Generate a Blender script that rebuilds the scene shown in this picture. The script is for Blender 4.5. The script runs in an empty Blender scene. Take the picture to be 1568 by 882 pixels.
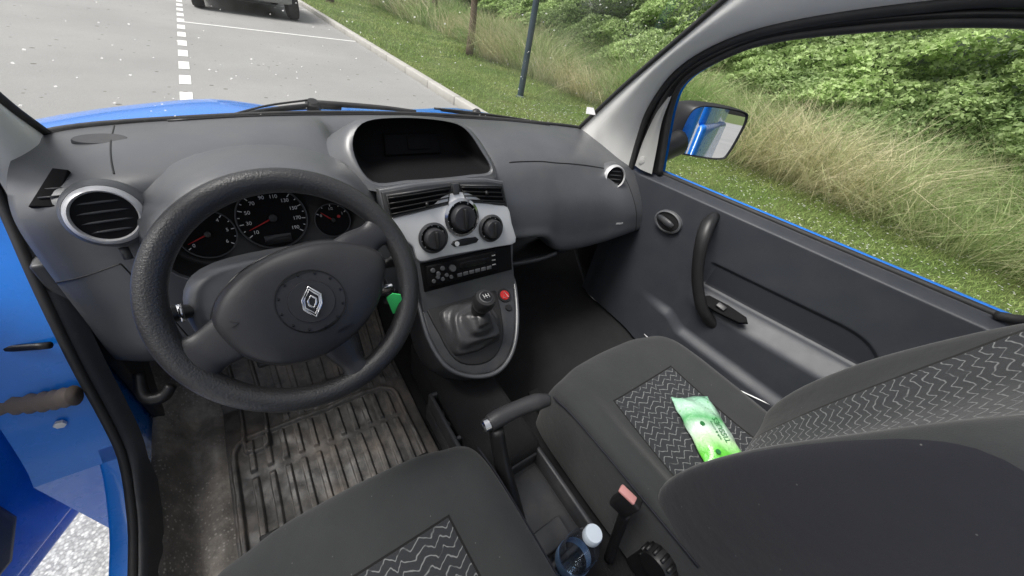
import bpy,bmesh,math,random
import numpy as np
from mathutils import Vector,Matrix,noise,Euler
random.seed(4);rng=np.random.default_rng(7)
S=bpy.context.scene
V=Vector
# ---------------------------------------------------------------- helpers
def link(o,parent=None):
    S.collection.objects.link(o)
    if parent: o.parent=parent
    return o
def E(name):
    o=bpy.data.objects.new(name,None);o.empty_display_size=.05;return link(o)
def mk(name,verts,faces,mat,parent=None,smooth=True):
    me=bpy.data.meshes.new(name);me.from_pydata([tuple(v) for v in verts],[],faces);me.update()
    o=bpy.data.objects.new(name,me);link(o,parent)
    for m in (mat if isinstance(mat,(list,tuple)) else [mat]): me.materials.append(m)
    if smooth: me.polygons.foreach_set('use_smooth',[True]*len(me.polygons))
    return o
def cr(pts,n,closed=False):
    pts=[V(p) for p in pts];m=len(pts);out=[]
    for i in range(m if closed else m-1):
        if closed: p0,p1,p2,p3=pts[i-1],pts[i],pts[(i+1)%m],pts[(i+2)%m]
        else:
            p1,p2=pts[i],pts[i+1];p0=pts[i-1] if i>0 else p1*2-p2;p3=pts[i+2] if i+2<m else p2*2-p1
        for k in range(n):
            t=k/n;out.append(.5*((2*p1)+(p2-p0)*t+(2*p0-5*p1+4*p2-p3)*t*t+(3*p1-p0-3*p2+p3)*t**3))
    if not closed: out.append(pts[-1].copy())
    return out
def gridfaces(nr,nc,closed=False):
    f=[]
    for i in range(nr-1):
        for j in range(nc if closed else nc-1):
            a=i*nc+j;b=i*nc+(j+1)%nc;f.append((a,b,b+nc,a+nc))
    return f
def dens(rows,nu,nv,closed=False):
    R=[cr(r,nu,closed) if nu>1 else [V(p) for p in r] for r in rows]
    if nv>1:
        cols=[cr([r[j] for r in R],nv) for j in range(len(R[0]))]
        R=[[c[i] for c in cols] for i in range(len(cols[0]))]
    return R
def fixn(o):
    bm=bmesh.new();bm.from_mesh(o.data);bmesh.ops.recalc_face_normals(bm,faces=bm.faces);bm.to_mesh(o.data);bm.free()
def surf(name,rows,nu,nv,mat,parent=None,closed=False,cap0=False,cap1=False):
    R=dens(rows,nu,nv,closed);nc=len(R[0]);vs=[p for r in R for p in r];f=gridfaces(len(R),nc,closed)
    if cap0: f.append(tuple(range(nc))[::-1])
    if cap1: f.append(tuple(range((len(R)-1)*nc,len(R)*nc)))
    o=mk(name,vs,f,mat,parent);fixn(o);return o
def autosm(o,ang=35):
    bm=bmesh.new();bm.from_mesh(o.data)
    for e in bm.edges:
        if len(e.link_faces)==2 and e.calc_face_angle(0)>math.radians(ang): e.smooth=False
    bm.to_mesh(o.data);bm.free()
def box(name,c,size,mat,parent=None,rot=None,bev=.003,seg=2):
    bm=bmesh.new();bmesh.ops.create_cube(bm,size=1)
    for v in bm.verts: v.co=V((v.co.x*size[0],v.co.y*size[1],v.co.z*size[2]))
    if bev: bmesh.ops.bevel(bm,geom=bm.edges[:],offset=bev,segments=seg,profile=.5,affect='EDGES')
    me=bpy.data.meshes.new(name);bm.to_mesh(me);bm.free();me.materials.append(mat)
    o=bpy.data.objects.new(name,me);link(o,parent)
    me.polygons.foreach_set('use_smooth',[True]*len(me.polygons));autosm(o,50)
    M=Matrix.Translation(V(c))
    if rot is not None: M=M@(rot.to_4x4() if isinstance(rot,Matrix) else Euler(rot).to_matrix().to_4x4())
    me.transform(M);return o
def frame(U,Vv):
    U=V(U).normalized();Vv=V(Vv);N=U.cross(Vv).normalized();Vv=N.cross(U).normalized();return U,Vv,N
def prism(name,pts,O,U,Vv,depth,mat,parent=None,bev=.002,sm=0,h=0):
    U,Vv,N=frame(U,Vv);O=V(O)
    P=[V((p[0],p[1],0)) for p in pts]
    if sm: P=cr(P,sm,True)
    area=sum(P[i-1].x*P[i].y-P[i].x*P[i-1].y for i in range(len(P)))
    if area<0:P=P[::-1]
    bm=bmesh.new();f=[bm.verts.new(O+U*p.x+Vv*p.y+N*h) for p in P];b=[bm.verts.new(O+U*p.x+Vv*p.y+N*(h-depth)) for p in P]
    n=len(P);F=bm.faces.new(f);bm.faces.new(b[::-1])
    for i in range(n): bm.faces.new((f[i-1],b[i-1],b[i],f[i]))
    bmesh.ops.recalc_face_normals(bm,faces=bm.faces)
    if bev: bmesh.ops.bevel(bm,geom=list(F.edges),offset=bev,segments=3,profile=.5,affect='EDGES')
    me=bpy.data.meshes.new(name);bm.to_mesh(me);bm.free();me.materials.append(mat)
    o=bpy.data.objects.new(name,me);link(o,parent);me.polygons.foreach_set('use_smooth',[True]*len(me.polygons));autosm(o,40);return o
def tube(name,pts,r,mat,parent=None,seg=10,n=6,closed=False,flat=1.0,flatdir=None):
    P=cr(pts,n,closed) if n>1 else [V(p) for p in pts]
    m=len(P);rs=r if isinstance(r,(list,tuple)) else [r]*len(pts);k=len(pts)
    vs=[];prev=None
    for i,p in enumerate(P):
        a=P[i-1] if (i>0 or closed) else P[0];b=P[(i+1)%m] if (i<m-1 or closed) else P[-1]
        t=(b-a).normalized()
        if flatdir is not None: nrm=(V(flatdir)-t*t.dot(V(flatdir))).normalized()
        elif prev is None: nrm=t.orthogonal().normalized()
        else: nrm=(prev-t*t.dot(prev)).normalized()
        prev=nrm;bi=t.cross(nrm)
        q=i/max(1,n);j=min(int(q),k-1);fr=q-j;rr=rs[j]*(1-fr)+rs[(j+1)%k if closed else min(j+1,k-1)]*fr
        for s in range(seg):
            an=2*math.pi*s/seg;vs.append(p+nrm*math.cos(an)*rr*flat+bi*math.sin(an)*rr)
    f=[]
    for i in range(m if closed else m-1):
        for s in range(seg):
            a=i*seg+s;b=i*seg+(s+1)%seg;c=((i+1)%m)*seg+(s+1)%seg;d=((i+1)%m)*seg+s;f.append((a,b,c,d))
    if not closed: f.append(tuple(range(seg))[::-1]);f.append(tuple(range((m-1)*seg,m*seg)))
    o=mk(name,vs,f,mat,parent);fixn(o);return o
def lathe(name,prof,O,N,mat,parent=None,seg=48,sm=35,sx=1.0,U=None,caps=True):
    N=V(N).normalized();A=(V(U)-N*N.dot(V(U))).normalized() if U else N.orthogonal().normalized();B=N.cross(A);O=V(O);vs=[]
    for r,h in prof:
        for s in range(seg):
            an=2*math.pi*s/seg;vs.append(O+N*h+(A*math.cos(an)*sx+B*math.sin(an))*r)
    o=mk(name,vs,gridfaces(len(prof),seg,True)+([tuple(range(seg)),tuple(range((len(prof)-1)*seg,len(prof)*seg))] if caps else []),mat,parent);fixn(o);autosm(o,sm);return o
def text(name,s,O,U,Vv,size,mat,parent,h=.0008,extr=.0002):
    c=bpy.data.curves.new(name,'FONT');c.body=s;c.size=size;c.align_x='CENTER';c.align_y='CENTER';c.extrude=extr
    c.materials.append(mat);o=bpy.data.objects.new(name,c);link(o,parent);U,Vv,N=frame(U,Vv)
    M=Matrix((U,Vv,N)).transposed().to_4x4();M.translation=V(O)+N*h;o.matrix_world=M;return o
def ss(a,b,x): t=min(1,max(0,(x-a)/(b-a)));return t*t*(3-2*t)
# ---------------------------------------------------------------- materials
class NT:
    def __init__(s,name):
        s.m=bpy.data.materials.new(name);s.m.use_nodes=True;s.t=s.m.node_tree;s.b=s.t.nodes['Principled BSDF']
    def n(s,typ,**k):
        x=s.t.nodes.new(typ)
        for a,b in k.items():
            if a=='i':
                for q,w in b.items():
                    if isinstance(w,bpy.types.NodeSocket): s.t.links.new(w,x.inputs[q])
                    else: x.inputs[q].default_value=w
            else: setattr(x,a,b)
        return x
    def math(s,op,a,b=0,c=0):
        return s.n('ShaderNodeMath',operation=op,i={0:a,1:b,2:c}).outputs[0]
    def mix(s,f,a,b):
        x=s.n('ShaderNodeMix',data_type='RGBA')
        for i,w in((0,f),(6,a),(7,b)):
            if isinstance(w,bpy.types.NodeSocket): s.t.links.new(w,x.inputs[i])
            else: x.inputs[i].default_value=(w if i==0 else (*w,1) if len(w)==3 else w)
        return x.outputs[2]
    def noise(s,scale,detail=4,rough=.55,vec=None):
        x=s.n('ShaderNodeTexNoise',i={'Scale':scale,'Detail':detail,'Roughness':rough});s.t.links.new(vec or s.obj(),x.inputs['Vector']);return x.outputs['Fac']
    def obj(s):
        if not hasattr(s,'_o'): s._o=s.n('ShaderNodeTexCoord').outputs['Object']
        return s._o
    def xyz(s):
        x=s.n('ShaderNodeSeparateXYZ');s.t.links.new(s.obj(),x.inputs[0]);return x.outputs
    def ramp(s,f,stops):
        x=s.n('ShaderNodeValToRGB');s.t.links.new(f,x.inputs[0]);e=x.color_ramp.elements
        while len(e)<len(stops): e.new(.5)
        for a,(p,c) in zip(e,stops): a.position=p;a.color=(*c,1) if len(c)==3 else c
        return x.outputs[0]
    def set(s,**k):
        for a,b in k.items():
            a=a.replace('_',' ')
            if isinstance(b,bpy.types.NodeSocket): s.t.links.new(b,s.b.inputs[a])
            else: s.b.inputs[a].default_value=(*b,1) if isinstance(b,tuple) and len(b)==3 else b
        return s
    def bump(s,h,st,dist=.001):
        x=s.n('ShaderNodeBump',i={'Strength':st,'Distance':dist,'Height':h});s.t.links.new(x.outputs[0],s.b.inputs['Normal'])
def pm(name,col,rough=.5,metal=0,var=.15,vs=9,bs=0,bst=.3,bd=.0006,dust=0,**k):
    M=NT(name);c=M.mix(M.noise(vs,5),tuple(x*(1-var) for x in col),tuple(x*(1+var) for x in col))
    if dust:
        d=M.ramp(M.noise(16,8,.7),[(.45,(0,0,0)),(.75,(dust,)*3)]);c=M.mix(d,c,(.26,.23,.19))
    r=M.n('ShaderNodeMapRange',i={'Value':M.noise(vs*3,4),'To Min':rough-.08,'To Max':rough+.08}).outputs[0]
    M.set(Base_Color=c,Roughness=r,Metallic=metal,**k)
    if bs: M.bump(M.noise(bs,2),bst,bd)
    return M.m
DASH=pm('dash_plastic',(.088,.092,.100),.34,bs=900,bst=.5,bd=.0005,vs=5,var=.18,dust=.12,Specular_IOR_Level=1.0)
DASH2=pm('dash_plastic_lower',(.044,.046,.051),.42,bs=800,bst=.4,vs=6,dust=.16)
BLK=pm('black_plastic',(.013,.013,.014),.42,bs=600,bst=.2,dust=.04)
BLK2=pm('black_recess',(.007,.007,.008),.8,Specular_IOR_Level=.15)
GLOSS=pm('gloss_black',(.008,.008,.009),.14)
RIM=pm('rim_leather',(.027,.027,.029),.36,bs=420,bst=.8,bd=.0011,vs=20,dust=.05,Specular_IOR_Level=.7)
HUB=pm('hub_plastic',(.031,.031,.035),.38,bs=1100,bst=.4,dust=.06)
SILV=pm('silver_paint',(.80,.81,.82),.38,.15,var=.05)
CHR=pm('chrome',(.78,.78,.79),.16,1,var=.03)
TRIM=pm('pillar_trim',(.80,.795,.76),.7,bs=700,bst=.3,var=.05)
BLUE=pm('blue_paint',(.008,.22,.82),.28,.0,var=.08,Coat_Weight=.6,Coat_Roughness=.06,dust=.05)
RUB=pm('rubber_seal',(.026,.026,.027),.6,dust=.08)
NAVY=pm('seat_side_fabric',(.014,.015,.022),.85,bs=1500,bst=.5,var=.25)
WHITE=pm('white_print',(.75,.75,.75),.5,var=.02)
RED=pm('red_plastic',(.5,.02,.02),.4)
PINK=pm('buckle_release',(.62,.30,.28),.45)
GREEN=pm('green_tag',(.06,.70,.18),.5)
def carpet():
    M=NT('dusty_carpet');d=M.ramp(M.noise(8,9,.7),[(.34,(.10,.094,.088)),(.52,(.22,.20,.178)),(.70,(.46,.415,.36))])
    v=M.n('ShaderNodeTexVoronoi',i={'Scale':120.0,'Vector':M.obj()})
    sp=M.ramp(v.outputs['Distance'],[(.16,(1,1,1)),(.34,(0,0,0))])
    f=M.math('MULTIPLY',M.math('MULTIPLY',sp,M.ramp(M.noise(10,3),[(.4,(0,0,0)),(.6,(1,1,1))])),.7);c=M.mix(f,d,(.62,.58,.52));M.set(Base_Color=c,Roughness=.9);M.bump(M.noise(260,4),.8,.002);return M.m
CARPET=carpet()
DCARP=pm('carpet_dark',(.012,.012,.013),.95,bs=400,bst=.8,bd=.002,var=.4)
def matm():
    M=NT('rubber_mat');n1=M.noise(5,10,.76);d=M.ramp(n1,[(.37,(.034,.034,.034)),(.48,(.075,.071,.068)),(.58,(.165,.138,.118)),(.72,(.38,.295,.235))])
    sc=M.ramp(M.noise(60,8,.8),[(.42,(0,0,0)),(.70,(.6,.6,.6))]);d=M.mix(sc,d,(.22,.20,.18))
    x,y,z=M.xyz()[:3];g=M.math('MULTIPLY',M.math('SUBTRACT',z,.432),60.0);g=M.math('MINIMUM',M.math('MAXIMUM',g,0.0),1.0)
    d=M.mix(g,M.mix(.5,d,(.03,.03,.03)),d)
    M.set(Base_Color=d,Roughness=.48);M.bump(M.noise(150,6),.5,.001);return M.m
MAT=matm()
def seatm(name,axis,y0,kind):
    """dark plain border, woven insert with pale wavy threads, dark seams"""
    M=NT(name);x,y,z=M.xyz()[:3];t=y if axis=='y' else z
    ax=M.math('ABSOLUTE',x)
    if kind=='c': e=M.math('MAXIMUM',M.math('SUBTRACT',ax,M.math('ADD',.128,M.math('MULTIPLY',M.math('ADD',y,.25),-.06))),M.math('SUBTRACT',y,y0))
    else: e=M.math('SUBTRACT',ax,M.math('ADD',.158,M.math('MULTIPLY',M.math('SUBTRACT',z,.9),.12)))
    ins=M.math('LESS_THAN',e,0)
    seam=M.math('LESS_THAN',M.math('ABSOLUTE',e),.0022)
    ph=M.math('ADD',M.math('MULTIPLY',x,205.0),M.math('MULTIPLY',M.noise(22,2),7.0))
    w=M.math('ADD',t,M.math('MULTIPLY',M.math('SINE',ph),.0048))
    w=M.math('ADD',w,M.math('MULTIPLY',M.math('SINE',M.math('MULTIPLY',ph,3.0)),-.0008))
    fr=M.math('ABSOLUTE',M.math('SUBTRACT',M.math('FRACT',M.math('MULTIPLY',w,62.0)),.5))
    line=M.ramp(fr,[(.035,(1,1,1)),(.095,(0,0,0))])
    br=M.ramp(M.noise(48,2),[(.32,(.15,.15,.15)),(.46,(1,1,1))]);line=M.math('MULTIPLY',line,br)
    weave=M.noise(700,2)
    base=M.mix(M.noise(8,6,.6),(.019,.021,.022),(.039,.041,.042));pat=M.mix(weave,(.010,.012,.015),(.036,.038,.043))
    pat=M.mix(M.math('MULTIPLY',line,.58),pat,(.33,.34,.34))
    c=M.mix(ins,base,pat);c=M.mix(seam,c,(.004,.004,.004))
    side=M.math('GREATER_THAN',ax,.232 if kind=='b' else .2375)
    if kind=='b': c=M.mix(side,c,(.010,.011,.017))
    lint=M.ramp(M.n('ShaderNodeTexVoronoi',i={'Scale':38.0,'Vector':M.obj()}).outputs['Distance'],[(.03,(1,1,1)),(.045,(0,0,0))])
    c=M.mix(M.math('MULTIPLY',lint,.35),c,(.25,.25,.24))
    M.set(Base_Color=c,Roughness=.92,Sheen_Weight=.15)
    h=M.math('ADD',M.math('MULTIPLY',weave,.15),M.math('MULTIPLY',seam,-2.5));h=M.math('ADD',h,M.math('MULTIPLY',M.noise(14,3),1.3));M.bump(h,.85,.0035);return M.m
# ---------------------------------------------------------------- dashboard
dash=E('dashboard')
st=[(-.708,[(.55,1.085),(.49,1.09),(.43,1.09),(.37,1.075),(.325,1.04),(.312,.97),(.308,.86),(.31,.74),(.40,.71)]),
(-.665,[(.58,1.09),(.52,1.098),(.44,1.10),(.36,1.09),(.305,1.06),(.29,.98),(.285,.86),(.295,.73),(.40,.70)]),
(-.60,[(.61,1.09),(.55,1.10),(.45,1.108),(.36,1.102),(.30,1.075),(.285,.99),(.275,.87),(.29,.72),(.40,.70)]),
(-.52,[(.635,1.09),(.57,1.102),(.47,1.112),(.38,1.105),(.32,1.08),(.30,.99),(.28,.87),(.29,.72),(.40,.70)]),
(-.38,[(.67,1.09),(.60,1.104),(.50,1.115),(.41,1.105),(.36,1.06),(.32,.98),(.28,.88),(.29,.73),(.40,.70)]),
(-.25,[(.69,1.09),(.62,1.102),(.53,1.11),(.42,1.09),(.34,1.06),(.31,.98),(.28,.88),(.29,.74),(.40,.71)]),
(-.20,[(.695,1.09),(.62,1.10),(.54,1.085),(.42,1.05),(.33,1.04),(.31,.97),(.28,.87),(.29,.75),(.40,.72)]),
(-.06,[(.70,1.09),(.63,1.10),(.56,1.08),(.43,1.04),(.33,1.035),(.31,.97),(.28,.87),(.29,.76),(.40,.73)]),
(.09,[(.695,1.09),(.62,1.10),(.54,1.08),(.42,1.045),(.33,1.035),(.31,.97),(.28,.88),(.29,.80),(.40,.79)]),
(.145,[(.69,1.09),(.61,1.10),(.53,1.10),(.41,1.08),(.335,1.045),(.30,.98),(.275,.90),(.275,.865),(.38,.86)]),
(.22,[(.68,1.09),(.60,1.10),(.51,1.102),(.41,1.088),(.335,1.05),(.29,.985),(.265,.905),(.265,.865),(.38,.85)]),
(.31,[(.66,1.09),(.59,1.10),(.50,1.10),(.41,1.085),(.335,1.05),(.285,.98),(.255,.90),(.255,.855),(.38,.84)]),
(.37,[(.645,1.09),(.58,1.10),(.49,1.098),(.41,1.08),(.335,1.045),(.28,.97),(.25,.87),(.25,.80),(.38,.79)]),
(.46,[(.62,1.09),(.56,1.098),(.48,1.093),(.40,1.075),(.33,1.04),(.27,.965),(.24,.86),(.245,.785),(.38,.78)]),
(.58,[(.595,1.088),(.54,1.09),(.47,1.08),(.40,1.06),(.325,1.025),(.255,.955),(.225,.87),(.23,.80),(.38,.79)]),
(.67,[(.57,1.085),(.52,1.082),(.46,1.07),(.39,1.045),(.31,1.01),(.24,.945),(.21,.88),(.22,.82),(.38,.81)]),
(.755,[(.53,1.075),(.49,1.07),(.44,1.06),(.38,1.035),(.30,.995),(.24,.93),(.21,.87),(.22,.83),(.38,.82)])]
rows=[[(x,y,z) for y,z in p] for x,p in st]
DG=dens(rows,6,4);ncd=len(DG[0])
o=mk('dash_body',[p for r in DG for p in r],gridfaces(len(DG),ncd)+[tuple(range(ncd))],DASH,dash);fixn(o);autosm(o,60)
def dline(name,i0,i1,j0,j1,r=.0013,mat=BLK):
    n=40;P=[]
    for k in range(n+1):
        a=i0+(i1-i0)*k/n;b=j0+(j1-j0)*k/n;i=int(min(a,len(DG)-2));j=int(min(b,len(DG[0])-2));fa=a-i;fb=b-j
        P.append(DG[i][j].lerp(DG[i+1][j],fa).lerp(DG[i][j+1].lerp(DG[i+1][j+1],fa),fb))
    return tube(name,P,r,mat,dash,seg=6,n=1)
dline('airbag_crease',39,60,22,23.5,.0020)
dline('airbag_crease_side',60,62,23.5,40)
dline('left_panel_gap',0,7,32,31);dline('left_panel_gap_b',7,9,31,40)
dline('left_top_gap',8,9,3,20)
tube('dash_front_edge',[DG[i][0]+V((0,-.004,.003)) for i in range(0,len(DG),3)],.006,RUB,dash,seg=8,n=3)
tube('defrost_slot',[DG[i][3]+V((0,0,.0005)) for i in range(12,56,3)],.004,BLK,dash,seg=6,n=3)
lathe('demister_grille',[(.0,.002),(.034,.002),(.036,.0),(.037,-.004)],(-.605,.47,1.108),(0,-.1,1),DASH2,dash,sx=.55,U=(0,1,0))
# cluster binnacle
lip=[(-.545,.205,1.045),(-.54,.195,.985),(-.46,.18,.952),(-.375,.175,.945),(-.29,.18,.95),(-.225,.195,.975),(-.225,.205,1.03),(-.285,.215,1.095),(-.375,.222,1.118),(-.47,.215,1.102)]
c0=V((-.385,.262,1.03));inner=[]
for p in lip:
    p=V(p);q=V((c0.x+(p.x-c0.x)*.93,0,c0.z+(p.z-c0.z)*.86));q.y=.262+(q.z-1.03)*.48;inner.append(q)
outer=[(-.585,.31,1.05),(-.58,.30,.97),(-.49,.27,.925),(-.375,.26,.92),(-.27,.27,.925),(-.195,.30,.96),(-.195,.31,1.035),(-.255,.37,1.098),(-.375,.42,1.11),(-.50,.37,1.105)]
mid1=[V(a).lerp(V(b),.35)+V((0,-.004,.012 if b[2]>1.0 else 0)) for a,b in zip(lip,outer)]
lipin=[V(a).lerp(b,.12)+V((0,.002,0)) for a,b in zip(lip,inner)]
surf('binnacle_hood',[lipin,lip,mid1,outer],5,5,DASH,dash,closed=True)
surf('binnacle_cavity',[inner,[V(a).lerp(b,.5) for a,b in zip(inner,lipin)],lipin],5,2,BLK,dash,closed=True,cap0=True)
CU=(1,0,0);CV=(0,.436,.9);Cn=V((0,-.9,.436))
def cp(u,v,h=0): return V((-.375,.262,1.03))+V(CU)*u+V(CV)*v*1.0+Cn*h
def dial(nm,u,v,r,nums,a0=215,a1=-35,fs=.009):
    lathe(nm+'_ring',[(r*1.02,.001),(r*1.03,.007),(r*.985,.007),(r*.97,.002)],cp(u,v),Cn,DASH2,dash)
    lathe(nm+'_face',[(0.0001,.0035),(r*.97,.0035),(r*.975,.0)],cp(u,v),Cn,BLK2,dash)
    vs=[];fs_=[];nt=len(nums)*2-1
    for k in range(nt):
        a=math.radians(a0+(a1-a0)*k/(nt-1));l=.84 if k%2==0 else .9;w=.0007
        d=V((math.cos(a),math.sin(a)));q=V((-d.y,d.x));b=len(vs)
        for s,t in((l,-1),(.96,-1),(.96,1),(l,1)):
            pp=d*r*s+q*w*t;vs.append(cp(u+pp.x,v+pp.y,.0045))
        fs_.append((b,b+1,b+2,b+3))
    mk(nm+'_ticks',vs,fs_,WHITE,dash,False)
    for k,s in enumerate(nums):
        a=math.radians(a0+(a1-a0)*k/(len(nums)-1));text(nm+'_num',s,cp(u+math.cos(a)*r*.70,v+math.sin(a)*r*.70,.004),CU,CV,fs,WHITE,dash)
    a=math.radians(a0-12);tube(nm+'_needle',[cp(u,v,.008),cp(u+math.cos(a)*r*.8,v+math.sin(a)*r*.8,.008)],[.0016,.0006],RED,dash,seg=6,n=1)
    lathe(nm+'_cap',[(.0001,.012),(r*.12,.011),(r*.14,.005)],cp(u,v),Cn,BLK,dash,seg=20)
dial('speedometer',-.016,.002,.055,['10','30','50','70','90','110','130','150','170','190'])
dial('tachometer',-.115,-.012,.040,['0','1','2','3','4','5','6'],fs=.008)
dial('fuel_gauge',.083,-.016,.032,['0','1/2','1'],a0=150,a1=30,fs=.007)
prism('odometer_display',[(-.022,-.009),(.022,-.009),(.022,.009),(-.022,.009)],cp(-.016,-.037),CU,CV,.004,GLOSS,dash,bev=.0008,h=.006)
lathe('red_warning',[(.0001,.006),(.003,.006),(.003,.003)],cp(.095,-.01),Cn,RED,dash,seg=12)
# top storage pod
pl=[(-.190,.314,1.058),(-.11,.308,1.056),(-.03,.306,1.055),(.05,.308,1.056),(.118,.314,1.060),(.108,.355,1.098),(.078,.402,1.142),(.02,.418,1.157),(-.09,.422,1.162),(-.178,.412,1.152),(-.212,.370,1.11)]
pin=[V((-.045+(p[0]+.045)*.86,0,1.085+(p[2]-1.085)*.72)) for p in pl]
for q in pin: q.y=.455+(q.z-1.085)*.5
pout=[(-.205,.31,1.046),(-.11,.30,1.043),(-.03,.298,1.042),(.05,.30,1.043),(.13,.31,1.048),(.155,.40,1.075),(.135,.48,1.095),(.02,.56,1.10),(-.10,.56,1.10),(-.225,.50,1.10),(-.26,.40,1.075)]
pm1=[V(a).lerp(V(b),.3)+V((0,0,.010 if b[2]>1.06 else .001)) for a,b in zip(pl,pout)]
pli=[V(a).lerp(b,.07) for a,b in zip(pl,pin)]
surf('screen_pod_hood',[pli,pl,pm1,pout],5,5,DASH,dash,closed=True)
surf('screen_pod_cavity',[pin,[V(a).lerp(b,.5) for a,b in zip(pin,pli)],pli],5,2,BLK2,dash,closed=True,cap0=True)
prism('display_screen',[(-.075,-.024),(.075,-.024),(.070,.026),(-.070,.026)],(-.045,.452,1.088),(1,0,0),(0,.447,.894),.02,BLK2,dash,bev=.004,h=.006)
prism('display_window',[(-.03,-.014),(.03,-.014),(.03,.016),(-.03,.016)],(-.030,.452,1.090),(1,0,0),(0,.447,.894),.006,BLK2,dash,bev=.001,h=.009)
# centre stack
SO=V((0,.25,.97));SU=V((1,0,0));SV=V((0,.34,.94)).normalized();SN=SU.cross(SV)
def sp(u,v,h=0): return SO+SU*u+SV*v+SN*h
def stk(nm,pts,depth,mat,h,bev=.002,sm=0,par=None): return prism(nm,pts,SO,SU,SV,depth,mat,par or dash,bev=bev,sm=sm,h=h)
stk('stack_housing',[(-.188,.094),(-.10,.100),(0,.101),(.08,.096),(.138,.084),(.150,.02),(.166,-.085),(.162,-.14),(.166,-.20),(.178,-.27),(.17,-.31),(-.13,-.30),(-.125,-.2),(-.128,-.09),(-.150,-.04),(-.185,.02)],.10,DASH,-.006,bev=.006)
stk('vent_surround',[(-.184,.088),(-.10,.094),(0,.095),(.08,.09),(.130,.079),(.142,.018),(.06,.035),(0,.04),(-.05,.035),(-.18,.018)],.02,DASH2,.002,bev=.003)
def slatvent(nm,pts):
    (x0,z0),(x1,z1),(x2,z2),(x3,z3)=pts
    stk(nm+'_cavity',pts,.004,BLK2,.004,bev=.001)
    for k in range(4):
        f=(k+.5)/4
        a=(x0+(x3-x0)*f,z0+(z3-z0)*f);b=(x1+(x2-x1)*f,z1+(z2-z1)*f)
        tube(nm+'_slat',[sp(*a,.009),sp((a[0]+b[0])/2,(a[1]+b[1])/2,.011),sp(*b,.009)],.0018,BLK,dash,seg=8,n=4,flat=2.0,flatdir=SV*.3+SN)
    tube(nm+'_frame',[sp(x0,z0,.008),sp(x1,z1,.008),sp(x2,z2,.008),sp(x3,z3,.008)],.0028,DASH2,dash,seg=8,n=1,closed=True)
    tube(nm+'_tab',[sp((x0+x1)/2+.01,(z0+z3)/2,.012),sp((x0+x1)/2+.01,(z0+z3)/2-.008,.017)],.004,BLK,dash,seg=8,n=1)
slatvent('center_vent_a',[(-.176,.080),(-.024,.086),(-.035,.046),(-.172,.034)])
slatvent('center_vent_b',[(.002,.086),(.120,.074),(.130,.028),(.016,.046)])
stk('hazard_pod',[(-.02,.092),(-.002,.092),(-.004,.066),(-.018,.066)],.01,DASH2,.012)
stk('silver_panel',[(-.178,.026),(-.13,.034),(-.080,.042),(-.048,.062),(-.015,.070),(.014,.068),(.042,.056),(.07,.038),(.10,.028),(.140,.016),(.152,-.03),(.163,-.084),(.10,-.086),(0,-.083),(-.07,-.081),(-.122,-.081),(-.132,-.045),(-.152,-.02)],.012,SILV,.008,bev=.004,sm=3)
def knob(u,v,R):
    lathe('knob_bezel',[(R*1.03,.008),(R*1.07,.015),(R*.92,.018),(R*.86,.009)],sp(u,v),SN,CHR if R>.04 else DASH2,dash)
    lathe('knob_scale',[(.0001,.010),(R*.97,.010),(R,.008)],sp(u,v,.001),SN,GLOSS,dash)
    lathe('knob_body',[(R*.72,.010),(R*.70,.028),(R*.64,.033),(R*.45,.034),(.0001,.032)],sp(u,v),SN,HUB,dash)
    box('knob_grip',sp(u,v,.035),(R*.22,R*1.1,.012),BLK,dash,rot=Matrix((SU,SV,SN)).transposed(),bev=.002)
    for k in range(9):
        a=math.radians(220-k*32.5);lathe('knob_dot',[(.0001,.0125),(.0013,.0125),(.0013,.011)],sp(u+math.cos(a)*R*.84,v+math.sin(a)*R*.84),SN,WHITE,dash,seg=6)
knob(-.003,.010,.044);knob(-.083,-.028,.035);knob(.080,-.030,.034)
stk('button_bar',[(-.030,-.046),(.034,-.046),(.034,-.061),(-.028,-.061)],.006,BLK,.012,bev=.002,sm=2)
lathe('button_dot',[(.0001,.014),(.006,.014),(.006,.01)],sp(-.022,-.0535),SN,SILV,dash,seg=20)
stk('radio_bay',[(-.118,-.090),(.150,-.090),(.152,-.165),(-.116,-.165)],.03,BLK2,.002,bev=.003)
stk('radio_face',[(-.108,-.096),(.092,-.096),(.094,-.150),(-.108,-.150)],.02,BLK2,.012,bev=.003)
stk('radio_display',[(-.02,-.106),(.07,-.106),(.07,-.122),(-.02,-.122)],.004,GLOSS,.0135,bev=.0008)
for k in range(6):
    stk('radio_button',[(-.03+k*.018,-.132),(-.016+k*.018,-.132),(-.016+k*.018,-.141),(-.03+k*.018,-.141)],.004,DASH,.015,bev=.001)
for k in range(3):
    lathe('radio_button_round',[(.0001,.016),(.005,.016),(.006,.012)],sp(-.094+k*.013,-.108-(k%2)*.012),SN,DASH,dash,seg=20)
for k in range(5):
    lathe('radio_key',[(.0001,.016),(.0045,.016),(.005,.012)],sp(-.095+k*.012,-.136+(k%2)*.008),SN,DASH,dash,seg=16)
lathe('radio_volume',[(.0001,.020),(.008,.020),(.009,.012)],sp(-.042,-.113),SN,DASH,dash,seg=24)
for k in range(3): text('radio_label','MODE',sp(.083,-.105-.013*k,.013),SU,SV,.0040,WHITE,dash)
box('shelf_tray',(.30,.40,.765),(.30,.26,.012),BLK,dash,bev=.004)
box('shelf_back',(.30,.50,.80),(.30,.02,.10),BLK,dash)
tube('shelf_lip',[(.155,.272,.775),(.24,.262,.770),(.33,.255,.772),(.38,.25,.785)],.007,DASH2,dash,seg=10)
text('airbag_label','AIRBAG',V((.62,.222,.875)),(1,-.15,0),(0,.25,1),.009,WHITE,dash,h=.006)
VSIL=pm('vent_silver',(.68,.68,.69),.35,.3)
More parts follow.
